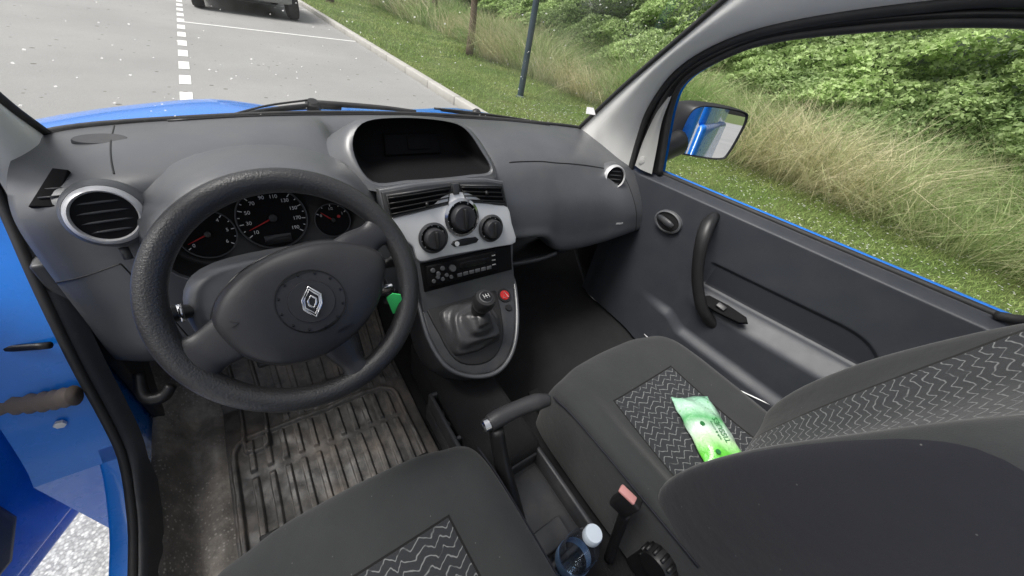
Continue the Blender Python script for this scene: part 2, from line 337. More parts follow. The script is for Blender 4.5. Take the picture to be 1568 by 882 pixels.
def rvent(nm,O,N,R):
    N=V(N).normalized();U=V((0,0,1)).cross(N).normalized();Vv=N.cross(U)
    if Vv.z<0:Vv=-Vv
    lathe(nm+'_bezel',[(R*1.16,-.016),(R*1.12,-.002),(R*1.02,.008),(R*.95,.010),(R*.90,.006),(R*.87,-.004)],O,N,VSIL,dash)
    lathe(nm+'_housing',[(R*1.36,-.035),(R*1.25,-.010),(R*1.14,-.004),(R*1.1,-.01)],O,N,DASH,dash)
    lathe(nm+'_cavity',[(R*.90,.004),(R*.86,-.012),(.0001,-.02)],O,N,BLK2,dash)
    for k in range(4):
        v=(-.54+.36*k)*R;w=math.sqrt(max(1e-6,(.87*R)**2-v*v));a=V(O)+Vv*v-N*.001
        tube(nm+'_slat',[a-U*w,a+N*.003,a+U*w],.0021,DASH2,dash,seg=8,n=3,flat=2.2,flatdir=N+Vv*-.25)
    for s in (-.33,.33):
        tube(nm+'_rib',[V(O)+U*s*R*1.1-Vv*R*.75-N*.004,V(O)+U*s*R*1.1+Vv*R*.75-N*.004],.002,BLK,dash,seg=6,n=1)
rvent('left_vent',(-.597,.262,1.068),(.10,-.93,.38),.0385)
rvent('right_vent',(.612,.300,1.012),(-.35,-.88,.30),.036)
tube('vent_thumb',[(-.60,.268,1.008),(-.60,.262,.990)],.006,DASH2,dash,seg=10,n=1)
prism('side_demister',[(-.024,-.030),(.004,-.034),(.022,.026),(.006,.030)],(-.655,.335,1.086),(1,-.05,0),(0,.80,.60),.008,BLK2,dash,h=.003,bev=.002)
for k in range(3): tube('side_demister_slat',[(-.668+k*.008,.318+k*.013,1.078+k*.007),(-.645+k*.006,.315+k*.014,1.080+k*.006)],.0014,DASH2,dash,seg=6,n=1)
tube('bonnet_release',[(-.69,.30,.70),(-.69,.26,.67),(-.665,.25,.665),(-.645,.26,.68)],[.010,.012,.013,.010],BLK,dash,seg=10)
# ---------------------------------------------------------------- steering wheel
sw=E('steering_wheel')
WU=V((1,0,0));WV=V((0,.574,.819));WN=V((0,-.819,.574));WO=V((-.388,.012,1.049))
def wp(u,v,h=0): return WO+WU*u+WV*v+WN*h
rim=[wp(.1545*math.cos(a),.1545*math.sin(a)) for a in [2*math.pi*k/16 for k in range(16)]]
tube('rim',rim,.0165,RIM,sw,seg=20,n=8,closed=True,flat=1.05,flatdir=WN)
hb=[(-.104,-.012),(-.088,.018),(-.055,.044),(-.012,.060),(.035,.066),(.080,.058),(.112,.040),(.122,.018),(.112,-.015),(.095,-.045),(.066,-.072),(.028,-.092),(-.015,-.099),(-.055,-.090),(-.085,-.066),(-.100,-.038)]
cx,cy=.008,-.014
R=[]
for s,h in ((.93,-.035),(1.0,-.012),(1.0,.004),(.965,.018),(.88,.027),(.65,.034),(.35,.037),(.06,.038)):
    R.append([wp(cx+(u-cx)*s,cy+(v-cy)*s,h) for u,v in hb])
surf('airbag_cover',R,4,3,HUB,sw,closed=True,cap1=True)
tube('airbag_seam',[wp(cx+(u-cx)*1.004,cy+(v-cy)*1.004,.001) for u,v in hb],.0013,GLOSS,sw,seg=6,n=4,closed=True)
lathe('badge_groove',[(.0415,.036),(.042,.0380),(.043,.0380),(.0435,.035)],wp(cx,cy),WN,GLOSS,sw)
lathe('badge_boss',[(.030,.034),(.028,.0395),(.0001,.0405)],wp(cx,cy),WN,HUB,sw)
for k in range(12):
    a=k*math.pi/6+.2;lathe('badge_dot',[(.0001,.0385),(.0018,.038),(.002,.036)],wp(cx+.0385*math.cos(a),cy+.0385*math.sin(a)),WN,GLOSS,sw,seg=8)
ang=math.radians(8)
def rot2(u,v): return (cx+u*math.cos(ang)-v*math.sin(ang),cy+u*math.sin(ang)+v*math.cos(ang))
for s,w in((1,.0018),(.80,.0014),(.42,.0018)):
    dm=[rot2(.003*s,.021*s),rot2(.013*s,.006*s),rot2(.010*s,-.006*s),rot2(-.003*s,-.021*s),rot2(-.013*s,-.006*s),rot2(-.010*s,.006*s)]
    tube('badge_lozenge',[wp(*q,.042) for q in dm],w,CHR,sw,seg=6,n=1,closed=True)
def spoke(a,w0,w1,r0=.07,r1=.152,mat=HUB):
    a=math.radians(a);d=V((math.cos(a),math.sin(a)));q=V((-d.y,d.x));Rw=[]
    for f,w,h,t in((0,w0,.012,.014),(.35,w0*.92,.008,.011),(.7,w1*.95,.002,.010),(.92,w1*1.25,.002,.011),(1.0,w1*1.5,.000,.012)):
        r=r0+(r1-r0)*f;c=d*r
        Rw.append([wp(c.x+q.x*w*x,c.y+q.y*w*x,h+t*y) for x,y in((-1,0),(-.7,.75),(0,1),(.7,.75),(1,0),(.7,-.75),(0,-1),(-.7,-.75))])
    surf('spoke',Rw,3,4,mat,sw,closed=True,cap0=True,cap1=True)
spoke(28,.030,.022);spoke(203,.034,.030);spoke(288,.026,.018)
surf('hub_back',[[wp(cx+.06*math.cos(a),cy+.05*math.sin(a),h) for a in [k*math.pi/6 for k in range(12)]] for h in (-.01,-.04,-.07)],2,2,BLK,sw,closed=True,cap1=True)
for (u,v) in ((-.080,-.020),(.066,.032)):
    tube('horn_mark',[wp(u-.004,v-.004,.031),wp(u+.005,v,.032),wp(u-.004,v+.004,.031)],.0006,BLK,sw,seg=5,n=1)
text('airbag_mark','AIRBAG',wp(.040,-.062,.030),(.97,.12,.17),WV+WN*.25,.007,BLK,sw,h=.004)
col=E('steering_column')
Rw=[]
for h,sx,sy,dz in((-.022,.085,.045,.006),(-.034,.118,.058,.008),(-.08,.132,.066,.010),(-.15,.135,.070,.012),(-.22,.13,.072,.014)):
    Rw.append([wp(-.006+sx*u,-.012+dz+sy*v,h) for u,v in((-1,-.3),(-.97,.5),(-.7,.92),(0,1.02),(.6,.92),(.95,.5),(1,-.3),(.8,-.9),(0,-1.1),(-.8,-.9))])
surf('column_shroud',Rw,4,4,DASH,col,closed=True,cap0=True)
tube('left_stalk',[wp(-.09,.0,-.045),wp(-.122,.003,-.04),wp(-.145,.005,-.035),wp(-.160,.006,-.03)],[.010,.008,.012,.011],BLK,col,seg=14)
tube('left_stalk_ring',[wp(-.134,.004,-.037),wp(-.139,.004,-.036)],.0125,CHR,col,seg=16,n=1)
tube('right_stalk',[wp(.10,.01,-.055),wp(.135,.012,-.05),wp(.150,.015,-.045),wp(.165,.02,-.04)],[.009,.008,.011,.009],BLK,col,seg=14)
key=E('car_key')
lathe('ignition_barrel',[(.014,-.03),(.014,.004),(.010,.008),(.0001,.008)],wp(.112,-.018,-.020),WU*.6+WN*.8,CHR,key,seg=28)
box('key_head',wp(.120,-.026,-.008),(.020,.006,.024),CHR,key,rot=(.5,-.2,-.3),bev=.002)
box('key_fob',wp(.116,-.042,-.002),(.012,.008,.024),BLK,key,rot=(.3,.35,-.3),bev=.003)
prism('key_tag',[(-.010,-.020),(.010,-.020),(.011,.016),(0,.022),(-.011,.016)],wp(.124,-.052,.004),(.9,-.25,.2),(-.25,.1,1),.002,GREEN,key,bev=.0006)
# ---------------------------------------------------------------- gear console
con=E('center_console')
GU=V((1,0,0));GV=V((0,.85,.527)).normalized();GN=GU.cross(GV);GO=V((0,.11,.715))
def g2(x,y): return (x,(y-.11)/GV.y)
go=[(-.128,.22),(-.136,.13),(-.125,.07),(-.10,.035),(-.055,.010),(.0,.0),(.05,.014),(.095,.05),(.135,.11),(.165,.18),(.170,.22)]
prism('gear_surround',[g2(*p) for p in go],GO,GU,GV,.16,DASH2,con,bev=.010,h=0)
gi=[(-.100,.21),(-.106,.12),(-.09,.06),(-.05,.035),(.0,.030),(.045,.050),(.078,.10),(.085,.21)]
prism('boot_frame',[g2(*p) for p in gi],GO,GU,GV,.01,BLK,con,bev=.004,h=.004,sm=3)
tube('surround_trim',[GO+GU*q[0]+GV*q[1]+GN*.000 for q in [g2(*p) for p in go]],.006,DASH,con,seg=8)
gl=E('gear_lever')
bc=V((-.018,.118,.722))
Rw=[]
for f,s,h in ((0,1.12,.0),(.15,1.02,.016),(.32,.90,.020),(.45,.78,.036),(.6,.58,.036),(.75,.42,.052),(.9,.28,.056),(1,.2,.068)):
    ring=[]
    for k in range(16):
        a=2*math.pi*k/16;cu,su=math.cos(a),math.sin(a);m=max(abs(cu),abs(su));rr=.062*s/ (m**.6)*(1+.08*math.sin(3*a+f*9)*(f>0)+.03*math.sin(7*a+f*4)*(f>0))
        ring.append(bc+GU*(cu*rr*1.15+.006*f)+GV*(su*rr)+GN*(h*.95)+V((0,-.012*f,.012*f)))
    Rw.append(ring)
surf('leather_boot',Rw,2,3,pm('boot_leather',(.048,.048,.051),.33,bs=250,bst=.6,bd=.001),gl,closed=True,cap1=True)
kb=V((-.012,.100,.785))
lathe('lever_collar',[(.012,-.02),(.014,.0),(.020,.006),(.022,.022),(.018,.030)],kb,(.05,-.12,1),BLK,gl,seg=28)
lathe('lever_knob',[(.014,.018),(.022,.03),(.0275,.045),(.028,.058),(.024,.068),(.0001,.072)],kb,(.05,-.25,1),pm('knob_black',(.02,.02,.021),.3),gl,seg=32)
lathe('knob_cap',[(.0001,.0728),(.016,.0712),(.017,.069)],kb,(.05,-.25,1),pm('knob_ring',(.25,.25,.26),.35,.5),gl,seg=28)
lathe('knob_plate',[(.0001,.0740),(.0150,.0726),(.0155,.070)],kb,(.05,-.25,1),GLOSS,gl,seg=28)
kn=V((.05,-.25,1)).normalized();kq=kb+kn*.0745
for a,b in (((-.007,-.006),(-.007,.006)),((0,-.006),(0,.006)),((.007,-.006),(.007,.006)),((-.007,0),(.007,0))):
    tube('shift_pattern',[kq+V((a[0],a[1],a[1]*.25)),kq+V((b[0],b[1],b[1]*.25))],.0005,WHITE,gl,seg=5,n=1)
def gp(x,y,h=0): q=g2(x,y);return GO+GU*q[0]+GV*q[1]+GN*h
lathe('hazard_bezel',[(.021,.0),(.020,.004),(.016,.004)],gp(.118,.165),GN,BLK,con,seg=28)
lathe('hazard_button',[(.0001,.007),(.014,.006),(.0155,.0)],gp(.118,.165),GN,RED,con,seg=28)
tube('hazard_triangle',[gp(.118,.173,.0075),gp(.110,.158,.0075),gp(.126,.158,.0075)],.0009,WHITE,con,seg=5,n=1,closed=True)
lathe('lock_button',[(.0001,.005),(.009,.005),(.010,.0)],gp(.115,.132),GN,BLK,con,seg=24)
box('tunnel',(-.05,.03,.50),(.17,.46,.16),DCARP,con,bev=.02)
box('console_base',(-.065,-.17,.475),(.185,.50,.07),DASH2,con,bev=.008)
for nm,c,s in (('wall_l',(-.150,-.17,.535),(.012,.48,.06)),('wall_r',(.022,-.17,.535),(.012,.48,.06)),('wall_f',(-.064,.065,.535),(.18,.012,.06)),('wall_b',(-.064,-.405,.535),(.18,.012,.06)),('divider',(-.064,-.075,.535),(.16,.012,.055)),('divider_b',(-.064,-.20,.53),(.16,.010,.05))):
    box(nm,c,s,DASH2,con,bev=.004)
box('cup_floor',(-.064,0,.513),(.16,.13,.006),BLK,con,bev=.001)
lathe('cup_holder',[(.034,-.0),(.034,.03),(.037,.032),(.040,.03),(.041,0)],(-.105,-.005,.515),(0,0,1),DASH2,con,caps=False)
lathe('cup_holder_b',[(.030,-.0),(.030,.03),(.033,.032),(.036,.03),(.037,0)],(-.028,.005,.515),(0,0,1),DASH2,con,caps=False)
box('brake_plate',(-.03,-.135,.556),(.085,.10,.012),DASH,con,bev=.004)
box('plate_slot',(-.03,-.150,.5635),(.03,.012,.002),BLK,con,bev=.0005)
box('tray_lid',(-.066,-.30,.514),(.15,.17,.004),DASH2,con,bev=.001)
box('tray_step',(-.066,-.36,.525),(.10,.05,.015),DASH2,con,bev=.004)
hbk=E('handbrake')
tube('lever_arm',[(-.100,-.30,.50),(-.102,-.255,.56),(-.110,-.20,.655),(-.113,-.165,.725)],[.026,.024,.020,.019],BLK,hbk,seg=16,flat=.8,flatdir=(1,0,0))
tube('lever_grip',[(-.128,-.158,.742),(-.105,-.158,.746),(-.06,-.162,.752),(-.015,-.170,.756),(.012,-.176,.752)],[.017,.0185,.0175,.0185,.014],pm('grip',(.045,.045,.048),.36,bs=700,bst=.4),hbk,seg=18)
lathe('release_button',[(.014,.0),(.014,.012),(.010,.015),(.0001,.015)],(-.128,-.158,.742),(-1,0.1,-.1),CHR,hbk,seg=24)
lathe('button_eye',[(.008,.0),(.008,.0165),(.0001,.017)],(-.128,-.158,.742),(-1,0.1,-.1),BLK,hbk,seg=24)
# ---------------------------------------------------------------- seats
SC=seatm('seat_fabric_cushion','y',-.225,'c');SB=seatm('seat_fabric_back','z',0,'b')
def seat(xc,yo_=0,yaw=0):
    e=E('car_seat');e.location=(xc,yo_,0)
    Rr=[(-.095,.19,.44,.455,.46),(-.070,.212,.45,.53,.54),(-.066,.226,.45,.59,.605),(-.084,.236,.45,.643,.645),(-.13,.243,.45,.673,.665),(-.20,.246,.45,.683,.664),(-.30,.247,.45,.686,.657),(-.42,.246,.45,.688,.652),(-.56,.244,.45,.69,.655)]
    rows=[]
    for i,(y,hw,zb0,zb,zc) in enumerate(Rr):
        r=[];yo=lambda x:-(x/hw)**2*.028
        L=[(-hw,zb0),(-hw*1.015,(zb0+zb)/2),(-hw,zb-.028),(-hw+.022,zb-.004),(-hw+.055,zb),(-hw+.105,zc+.004),(-.06,zc),(0,zc)]
        for x,z in L+[(-a,b) for a,b in L[-2::-1]]: r.append((x,y+yo(x),z))
        rows.append(r)
    surf('cushion',rows,5,6,SC,e)
    for s in (-1,1):
        tube('piping',[(s*(.2475),y,z) for y,z in((-.13,.640),(-.2,.655),(-.3,.660),(-.42,.662),(-.56,.664))],.0026,NAVY,e,seg=6)
    box('seat_base',(0,-.33,.43),(.44,.46,.10),BLK,e,bev=.02)
    box('seat_rail',(-.17,-.30,.44),(.04,.6,.03),BLK,e);box('seat_rail_b',(.17,-.30,.44),(.04,.6,.03),BLK,e)
    rows=[]
    B0=V((0,-.476,.622));D=V((0,-.29,.957)).normalized();Fw=V((0,.957,.29)).normalized()
    for s,hw,bo,th in((0,.205,.0,.10),(.03,.228,.028,.12),(.08,.240,.056,.14),(.18,.247,.074,.145),(.32,.250,.076,.15),(.46,.245,.062,.14),(.56,.230,.045,.125),(.62,.205,.02,.11),(.655,.16,.0,.08),(.665,.10,-.02,.04)):
        L=[(-hw+.015,-th),(-hw-.006,-th*.55),(-hw-.004,-.01),(-hw+.004,bo*.78),(-hw+.030,bo),(-hw+.080,bo*.55),(-hw*.32,bo*.04)]
        r=[B0+D*s+V((x,-x*yaw,0))+Fw*y for x,y in L+[(0,-.004)]+[(-a,b) for a,b in L[::-1]]+[(hw*.4,-th-.01),(-hw*.4,-th-.01)]]
        rows.append(r)
    surf('backrest',rows,4,4,SB,e,closed=True,cap0=True,cap1=True)
    for x in(-.07,.07): tube('headrest_post',[B0+D*.64+V((x,0,0))-Fw*.05,B0+D*.73+V((x,0,0))-Fw*.05],.006,CHR,e,n=1)
    Rw=[]
    for s,w,t in((0,.08,.02),(.015,.115,.045),(.06,.13,.055),(.11,.125,.05),(.14,.10,.035),(.15,.06,.015)):
        Rw.append([B0+D*(.70+s)-Fw*.07+V((w*math.copysign(abs(math.cos(a))**.6,math.cos(a)),0,0))+Fw*(t*math.copysign(abs(math.sin(a))**.6,math.sin(a))) for a in [k*math.pi/8 for k in range(16)]])
    surf('headrest',Rw,2,3,NAVY,e,closed=True,cap0=True,cap1=True)
    s=-1 if xc>0 else 1
    box('side_shield',(s*.235,-.60,.50),(.035,.24,.12),BLK,e,bev=.015,seg=4)
    lathe('recliner_wheel',[(.0001,.03),(.030,.03),(.034,.022),(.034,0)],(s*.25,-.52,.58),(s,0,0),BLK,e,seg=24)
    for k in range(12):
        a=k*math.pi/6;tube('recliner_rib',[(s*.252,-.52+.034*math.cos(a),.58+.034*math.sin(a)),(s*.276,-.52+.034*math.cos(a),.58+.034*math.sin(a))],.004,BLK,e,seg=6,n=1)
    return e
seat(-.385,-.022);seat(.350,0,.07)
bk=E('seat_belt_buckle')
tube('buckle_stalk',[(.060,-.46,.46),(.060,-.44,.55),(.055,-.42,.66)],[.012,.011,.012],BLK,bk,seg=10)
box('buckle_body',(.05,-.410,.685),(.026,.042,.06),BLK,bk,rot=(.15,.05,.3),bev=.006)
box('release_label',(.045,-.404,.716),(.018,.036,.008),PINK,bk,rot=(.15,.05,.3),bev=.003)
# tissue packet
tp=E('tissue_packet')
def tpm():
    M=NT('tissue_wrap');x,y,z=M.xyz()[:3]
    w=M.math('ADD',y,M.math('MULTIPLY',M.math('SINE',M.math('MULTIPLY',x,38.)),.012))
    w=M.math('ADD',w,M.math('MULTIPLY',M.noise(40,3),.02))
    f=M.math('ADD',M.math('MULTIPLY',w,4.2),.5)
    c=M.ramp(f,[(0,(.08,.50,.04)),(.26,(.15,.62,.07)),(.38,(.48,.72,.40)),(.50,(.58,.73,.62)),(.62,(.12,.42,.16)),(.74,(.44,.68,.52)),(1,(.28,.62,.42))])
    leaf=M.ramp(M.n('ShaderNodeTexVoronoi',i={'Scale':70.0,'Vector':M.obj()}).outputs['Distance'],[(.10,(1,1,1)),(.2,(0,0,0))]);c=M.mix(M.math('MULTIPLY',leaf,M.math('GREATER_THAN',y,.025)),c,(.12,.45,.10))
    M.set(Base_Color=c,Roughness=.30,Coat_Weight=.4);M.bump(M.noise(55,5),.9,.006);return M.m
rows=[]
for i in range(13):
    v=-.094+.188*i/12;ev=max(0,1-(abs(v)/.094)**6)
    rows.append([(u*.055*(1+.02*math.sin(i*2.)),v+.003*math.sin(u*5+i),-.0+(.004+.026*ev*(1-abs(u)**4))+.0026*math.sin(i*1.7+u*6)) for u in(-1,-.9,-.6,-.3,0,.3,.6,.9,1)]+[(u*.052,v,0) for u in (.8,0,-.8)])
surf('packet',rows,2,2,tpm(),tp,closed=True,cap0=True,cap1=True)
text('packet_print','TISSUES',(0.014,-.015,.0325),(0,1,0),(-1,0,0),.019,pm('print_green',(.02,.16,.04),.5),tp)
text('packet_print_b','soft & strong',(-.003,-.015,.0335),(0,1,0),(-1,0,0),.009,bpy.data.materials['print_green'],tp)
for k in(-1,1): lathe('packet_logo',[(.0001,.0008),(.006,.0008),(.006,0)],(-.026,-.030+.07*k*.5,.0315),(0,0,1),bpy.data.materials['print_green'],tp,seg=20)
tp.location=(.384,-.405,.664);tp.rotation_euler=(.03,-.06,-.45)
# water bottle
wb=E('water_bottle')
def clearm(name,tint,fr,g0):
    M=NT(name);t=M.t;tr=M.n('ShaderNodeBsdfTransparent',i={'Color':(*tint,1)});g=M.n('ShaderNodeBsdfGlossy',i={'Roughness':.04,'Color':(.92,.95,1,1)})
    lw=M.n('ShaderNodeLayerWeight',i={'Blend':fr});a=M.n('ShaderNodeMixShader',i={0:M.math('ADD',M.math('MULTIPLY',lw.outputs['Facing'],g0),.03)});t.links.new(tr.outputs[0],a.inputs[1]);t.links.new(g.outputs[0],a.inputs[2])
    t.links.new(a.outputs[0],t.nodes['Material Output'].inputs[0]);return M.m
pr=[(.001,.004),(.022,.0),(.030,.004),(.032,.012)]
for k in range(7): pr+=[(.0325,.02+k*.016),(.0290,.028+k*.016)]
pr+=[(.0325,.135),(.031,.150),(.024,.170),(.015,.185),(.0135,.195),(.0125,.20)]
PB=(-.066,-.420,.50)
lathe('bottle_body',pr,PB,(.03,.02,1),clearm('clear_pet',(.90,.93,.96),.35,.50),wb,seg=48,sm=60,caps=False)
lathe('label',[(.0330,.066),(.0334,.068),(.0334,.094),(.0330,.096)],PB,(.03,.02,1),pm('bottle_label',(.22,.36,.60),.35),wb,seg=48,caps=False)
lathe('water',[(.0001,.006),(.028,.008),(.0280,.055),(.0001,.055)],PB,(.03,.02,1),clearm('water',(.80,.87,.92),.2,.2),wb,seg=40,caps=False)
lathe('cap',[(.0155,.194),(.0165,.196),(.0165,.210),(.0150,.214),(.0001,.215)],PB,(.03,.02,1),pm('cap_white',(.66,.74,.82),.4),wb,seg=40)
# ---------------------------------------------------------------- floor, mat, pedals
van=E('van_body')
def floorz(x,y):
    z=.42
    if y>.34: z+= (y-.34)*.95 if y<.62 else .266+(y-.62)*2.2
    if x<-.60:
        z+=.014*math.exp(-((x+.655)/.022)**2)+.10*ss(-.670,-.722,x)+.012*math.exp(-((x+.635)/.010)**2)*ss(-.3,.3,y)
    z+=.010*noise.noise(V((x*9,y*9,1)))
    if x<-.2: z+=.004*noise.noise(V((x*30,y*30,4)))
    return min(z,.96)
xs=np.linspace(-.730,.76,200);ys=np.linspace(-1.2,.77,220)
o=mk('floor_carpet',[(x,y,floorz(x,y)) for y in ys for x in xs],gridfaces(len(ys),len(xs)),[CARPET,DCARP],van)
for p in o.data.polygons:
    if p.center.x>-.16: p.material_index=1
fm=E('floor_mat')
def rr(x,y,x0,x1,y0,y1,r):
    cx,cy=(x0+x1)/2,(y0+y1)/2;dx=abs(x-cx)-(x1-x0)/2+r;dy=abs(y-cy)-(y1-y0)/2+r
    return math.hypot(max(dx,0),max(dy,0))+min(max(dx,dy),0)-r
def matz(x,y):
    z=floorz(min(-.60,x) if x<-.6 else x,y)+.010
    d=rr(x,y,-.605,-.20,-.18,.24,.05)
    z+=.010*(1-ss(.003,.008,abs(d)))
    if d<-.012: z+=.008*(ss(.25,.6,math.sin(x*2*math.pi/.034)))*ss(.006,.012,abs(y-.13))
    d2=rr(x,y,-.580,-.53,.19,.44,.015)
    z+=.010*(1-ss(.002,.006,abs(d2)))
    if .25<y<.50 and x>-.50: z+=.005*ss(.2,.6,math.sin(x*2*math.pi/.038))*ss(.25,.27,y)
    return z
xs=np.linspace(-.618,-.165,320);ys=np.linspace(-.22,.56,300)
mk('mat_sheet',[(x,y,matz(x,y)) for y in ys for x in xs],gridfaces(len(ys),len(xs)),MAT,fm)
ped=E('pedal_set')
for x,w,h in((-.475,.065,.055),(-.375,.07,.055),(-.275,.045,.12)):
    c=V((x,.345,.60 if h<.1 else .56));M_=Matrix.Rotation(math.radians(-40),3,'X')
    box('pedal_pad',c,(w,.018,h),RUB,ped,rot=M_,bev=.006,seg=3)
    for k in range(4): box('pad_rib',c+M_@V((0,-.011,-h*.35+k*h*.23)),(w*.8,.005,.004),DASH2,ped,rot=M_,bev=.001)
    tube('pedal_arm',[c+V((0,.012,.01)),c+V((0,.09,.08)),c+V((0,.11,.25))],.008,BLK,ped,seg=8)
box('firewall',(0,.79,.72),(1.44,.03,.60),DCARP,van)
box('kick_panel',(-.722,.53,.66),(.02,.40,.60),DASH2,van,bev=.005)
box('kick_panel_b',(.775,.50,.66),(.02,.50,.50),BLK,van,bev=.005)
# door aperture, driver side
XA=-.738
path=[(.42,1.27),(.46,1.18),(.445,1.09),(.395,1.006),(.345,.93),(.305,.86),(.262,.775),(.222,.68),(.18,.61),(.10,.565),(0,.542),(-.3,.53),(-1.25,.53)]
pth=cr([V((p[0],p[1],0)) for p in path],3)
PU=(0,-1,0);pil=[(-p.x,p.y) for p in pth if p.x>.16 and p.y<1.07]
prism('a_pillar_outer',pil+[(-.20,.33),(-.80,.33),(-.80,.93),(-.50,1.05)],(XA,0,0),PU,(0,0,1),.115,BLUE,van,bev=0,h=.115)
sil=[(-p.x,p.y) for p in pth if p.x<.20]
prism('sill_outer',sil+[(1.25,.33),(-.20,.33)],(XA-.0005,0,0),PU,(0,0,1),.034,BLUE,van,bev=.006,h=.034)
rowsA=[[(-.710,p.x+.018,p.y-.006-.03*(p.x<.15)) for p in pth if p.y<1.16],[(-.724,p.x+.004,p.y+.004) for p in pth if p.y<1.16],[(XA,p.x-.002,p.y+.002) for p in pth if p.y<1.16]]
surf('aperture_trim',rowsA,1,3,DASH2,van)
tube('door_seal',[(XA,p.x-.004,p.y+.004) for p in pth if p.y<1.16],.007,RUB,van,seg=10,n=1)
for z in(.60,.90):
    box('hinge',(-.868,.352,z),(.035,.07,.07),BLUE,van,bev=.008);lathe('hinge_bolt',[(.009,0),(.009,.008),(.0001,.009)],(-.868,.317,z),(0,-1,0),SILV,van,seg=6)
lathe('striker_bolt',[(.008,0),(.008,.006),(.0001,.007)],(-.79,.228,.70),(0,-1,0),SILV,van,seg=6)
for s in(-1,1):
    box('rear_side_lower',(s*.86,-1.95,.72),(.06,1.9,.85),BLUE,van,bev=.03,seg=3)
    box('rear_side_upper',(s*.84,-1.95,1.45),(.05,1.8,.65),BLUE,van,bev=.03,seg=3)
rows=[]
for y,z in((.80,1.022),(.95,1.032),(1.10,1.020),(1.25,.985),(1.40,.90),(1.50,.78)):
    rows.append([(x,y-.10*abs(x)**2,z-.05*(abs(x)/.8)**3+(-.030 if abs(x)<.3 else -.010*(x>0))) for x in(-.84,-.78,-.66,-.45,-.25,0,.25,.45,.66,.78,.84)])
surf('bonnet',rows,4,4,BLUE,van)
rows=[[(x,.715-.12*abs(x/.7)**2*.9+dy,z) for x in(-.80,-.6,-.4,-.2,0,.2,.4,.6,.80)] for dy,z in((-.01,1.06),(.03,1.055),(.10,1.025))]
surf('cowl',rows,4,2,RUB,van)
for s in (-1,1): box('front_wing',(s*.86,1.00,.66),(.06,.9,.42),BLUE,van,bev=.04,seg=4)
wsR=[(.665,.575,1.075),(.655,.50,1.16),(.635,.40,1.265),(.618,.30,1.365),(.602,.19,1.475),(.585,.08,1.585),(.52,-.08,1.66),(.46,-.35,1.68),(.45,-.75,1.69)]
drR=[(.74,.345,1.00),(.735,.355,1.12),(.712,.340,1.225),(.695,.285,1.34),(.683,.18,1.425),(.665,.038,1.485),(.655,-.17,1.54),(.655,-.33,1.565),(.655,-.75,1.58)]
wsL=[(.690,.570,1.075),(.700,.50,1.155),(.695,.41,1.25),(.67,.30,1.36),(.64,.19,1.475),(.60,.08,1.585)]+wsR[6:]
drL=[(.725,.385,1.00),(.730,.425,1.08),(.735,.42,1.17),(.725,.37,1.28),(.71,.25,1.40),(.69,.08,1.485),(.67,-.12,1.54)]+drR[7:]
for s,ws,dr in((-1,wsL,drL),(1,wsR,drR)):
    A=[V((a[0]*s,a[1],a[2])) for a in ws];B=[V((a[0]*s,a[1],a[2])) for a in dr]
    m1=[a.lerp(b,.30)+V((-s*.022,-.012,-.004)) for a,b in zip(A,B)];m2=[a.lerp(b,.72)+V((-s*.018,-.010,-.004)) for a,b in zip(A,B)]
    surf('pillar_trim',[A,m1,m2,B],6,5,TRIM,van)
    tube('windscreen_seal',[a+V((-s*.004,.004,0)) for a in A[:6]],.007,RUB,van,seg=8)
    tube('door_aperture_seal',[b+V((s*.006,-.004,-.004)) for b in B[(1 if s<0 else 0):]],.011,RUB,van,seg=10)
    out=[a+V((s*.05,.03,.02)) for a in A];ob=[b+V((s*.06,0,.02)) for b in B]
    surf('pillar_outer',[out,[a.lerp(b,.5)+V((s*.03,0,.02)) for a,b in zip(out,ob)],ob],4,3,BLUE,van)
# windscreen
wsE=E('windshield')
def glassx():
    M=NT('windshield_glass');t=M.t;tr=M.n('ShaderNodeBsdfTransparent');gl_=M.n('ShaderNodeBsdfGlossy',i={'Roughness':.02});df=M.n('ShaderNodeBsdfTranslucent',i={'Color':(.9,.9,.88,1)})
    v=M.n('ShaderNodeTexVoronoi',i={'Scale':95.0,'Vector':M.obj(),'Randomness':1.0});d=v.outputs['Distance']
    wn=M.n('ShaderNodeSeparateColor',i={0:v.outputs['Color']})
    rad_=M.math('MULTIPLY',M.math('POWER',wn.outputs[0],5.0),.22)
    dot=M.math('LESS_THAN',d,rad_);msk=M.math('GREATER_THAN',M.noise(3.5,2),.44);dot=M.math('MULTIPLY',M.math('MULTIPLY',dot,msk),.45)
    dot=M.math('ADD',dot,M.math('MULTIPLY',M.ramp(M.noise(5,6,.7),[(.4,(0,0,0)),(.8,(1,1,1))]),.04))
    a=M.n('ShaderNodeMixShader',i={0:.04});t.links.new(tr.outputs[0],a.inputs[1]);t.links.new(gl_.outputs[0],a.inputs[2])
    b=M.n('ShaderNodeMixShader',i={0:dot});t.links.new(a.outputs[0],b.inputs[1]);t.links.new(df.outputs[0],b.inputs[2])
    t.links.new(b.outputs[0],t.nodes['Material Output'].inputs[0]);return M.m
XX=(-.69,-.45,-.2,0,.2,.45,.665)
base=[(x,.715-.145*(abs(x)/.665)**2,1.085) for x in XX]
m_=[(x*(.93 if x>-.5 else .99),.715-.30-.12*(abs(x)/.665)**2+.045,1.085+.28) for x in XX]
top=[(x*(.88 if x>-.5 else .90),.715-.53-.11*(abs(x)/.665)**2+.01,1.60) for x in XX]
surf('windshield_glass',[base,m_,top],6,8,glassx(),wsE)
prism('sticker',[(-.020,-.012),(.018,-.014),(.014,.012),(-.012,.013)],(.600,.480,1.172),(1,-.3,0),(-.1,.75,.65),.001,WHITE,wsE,bev=0)
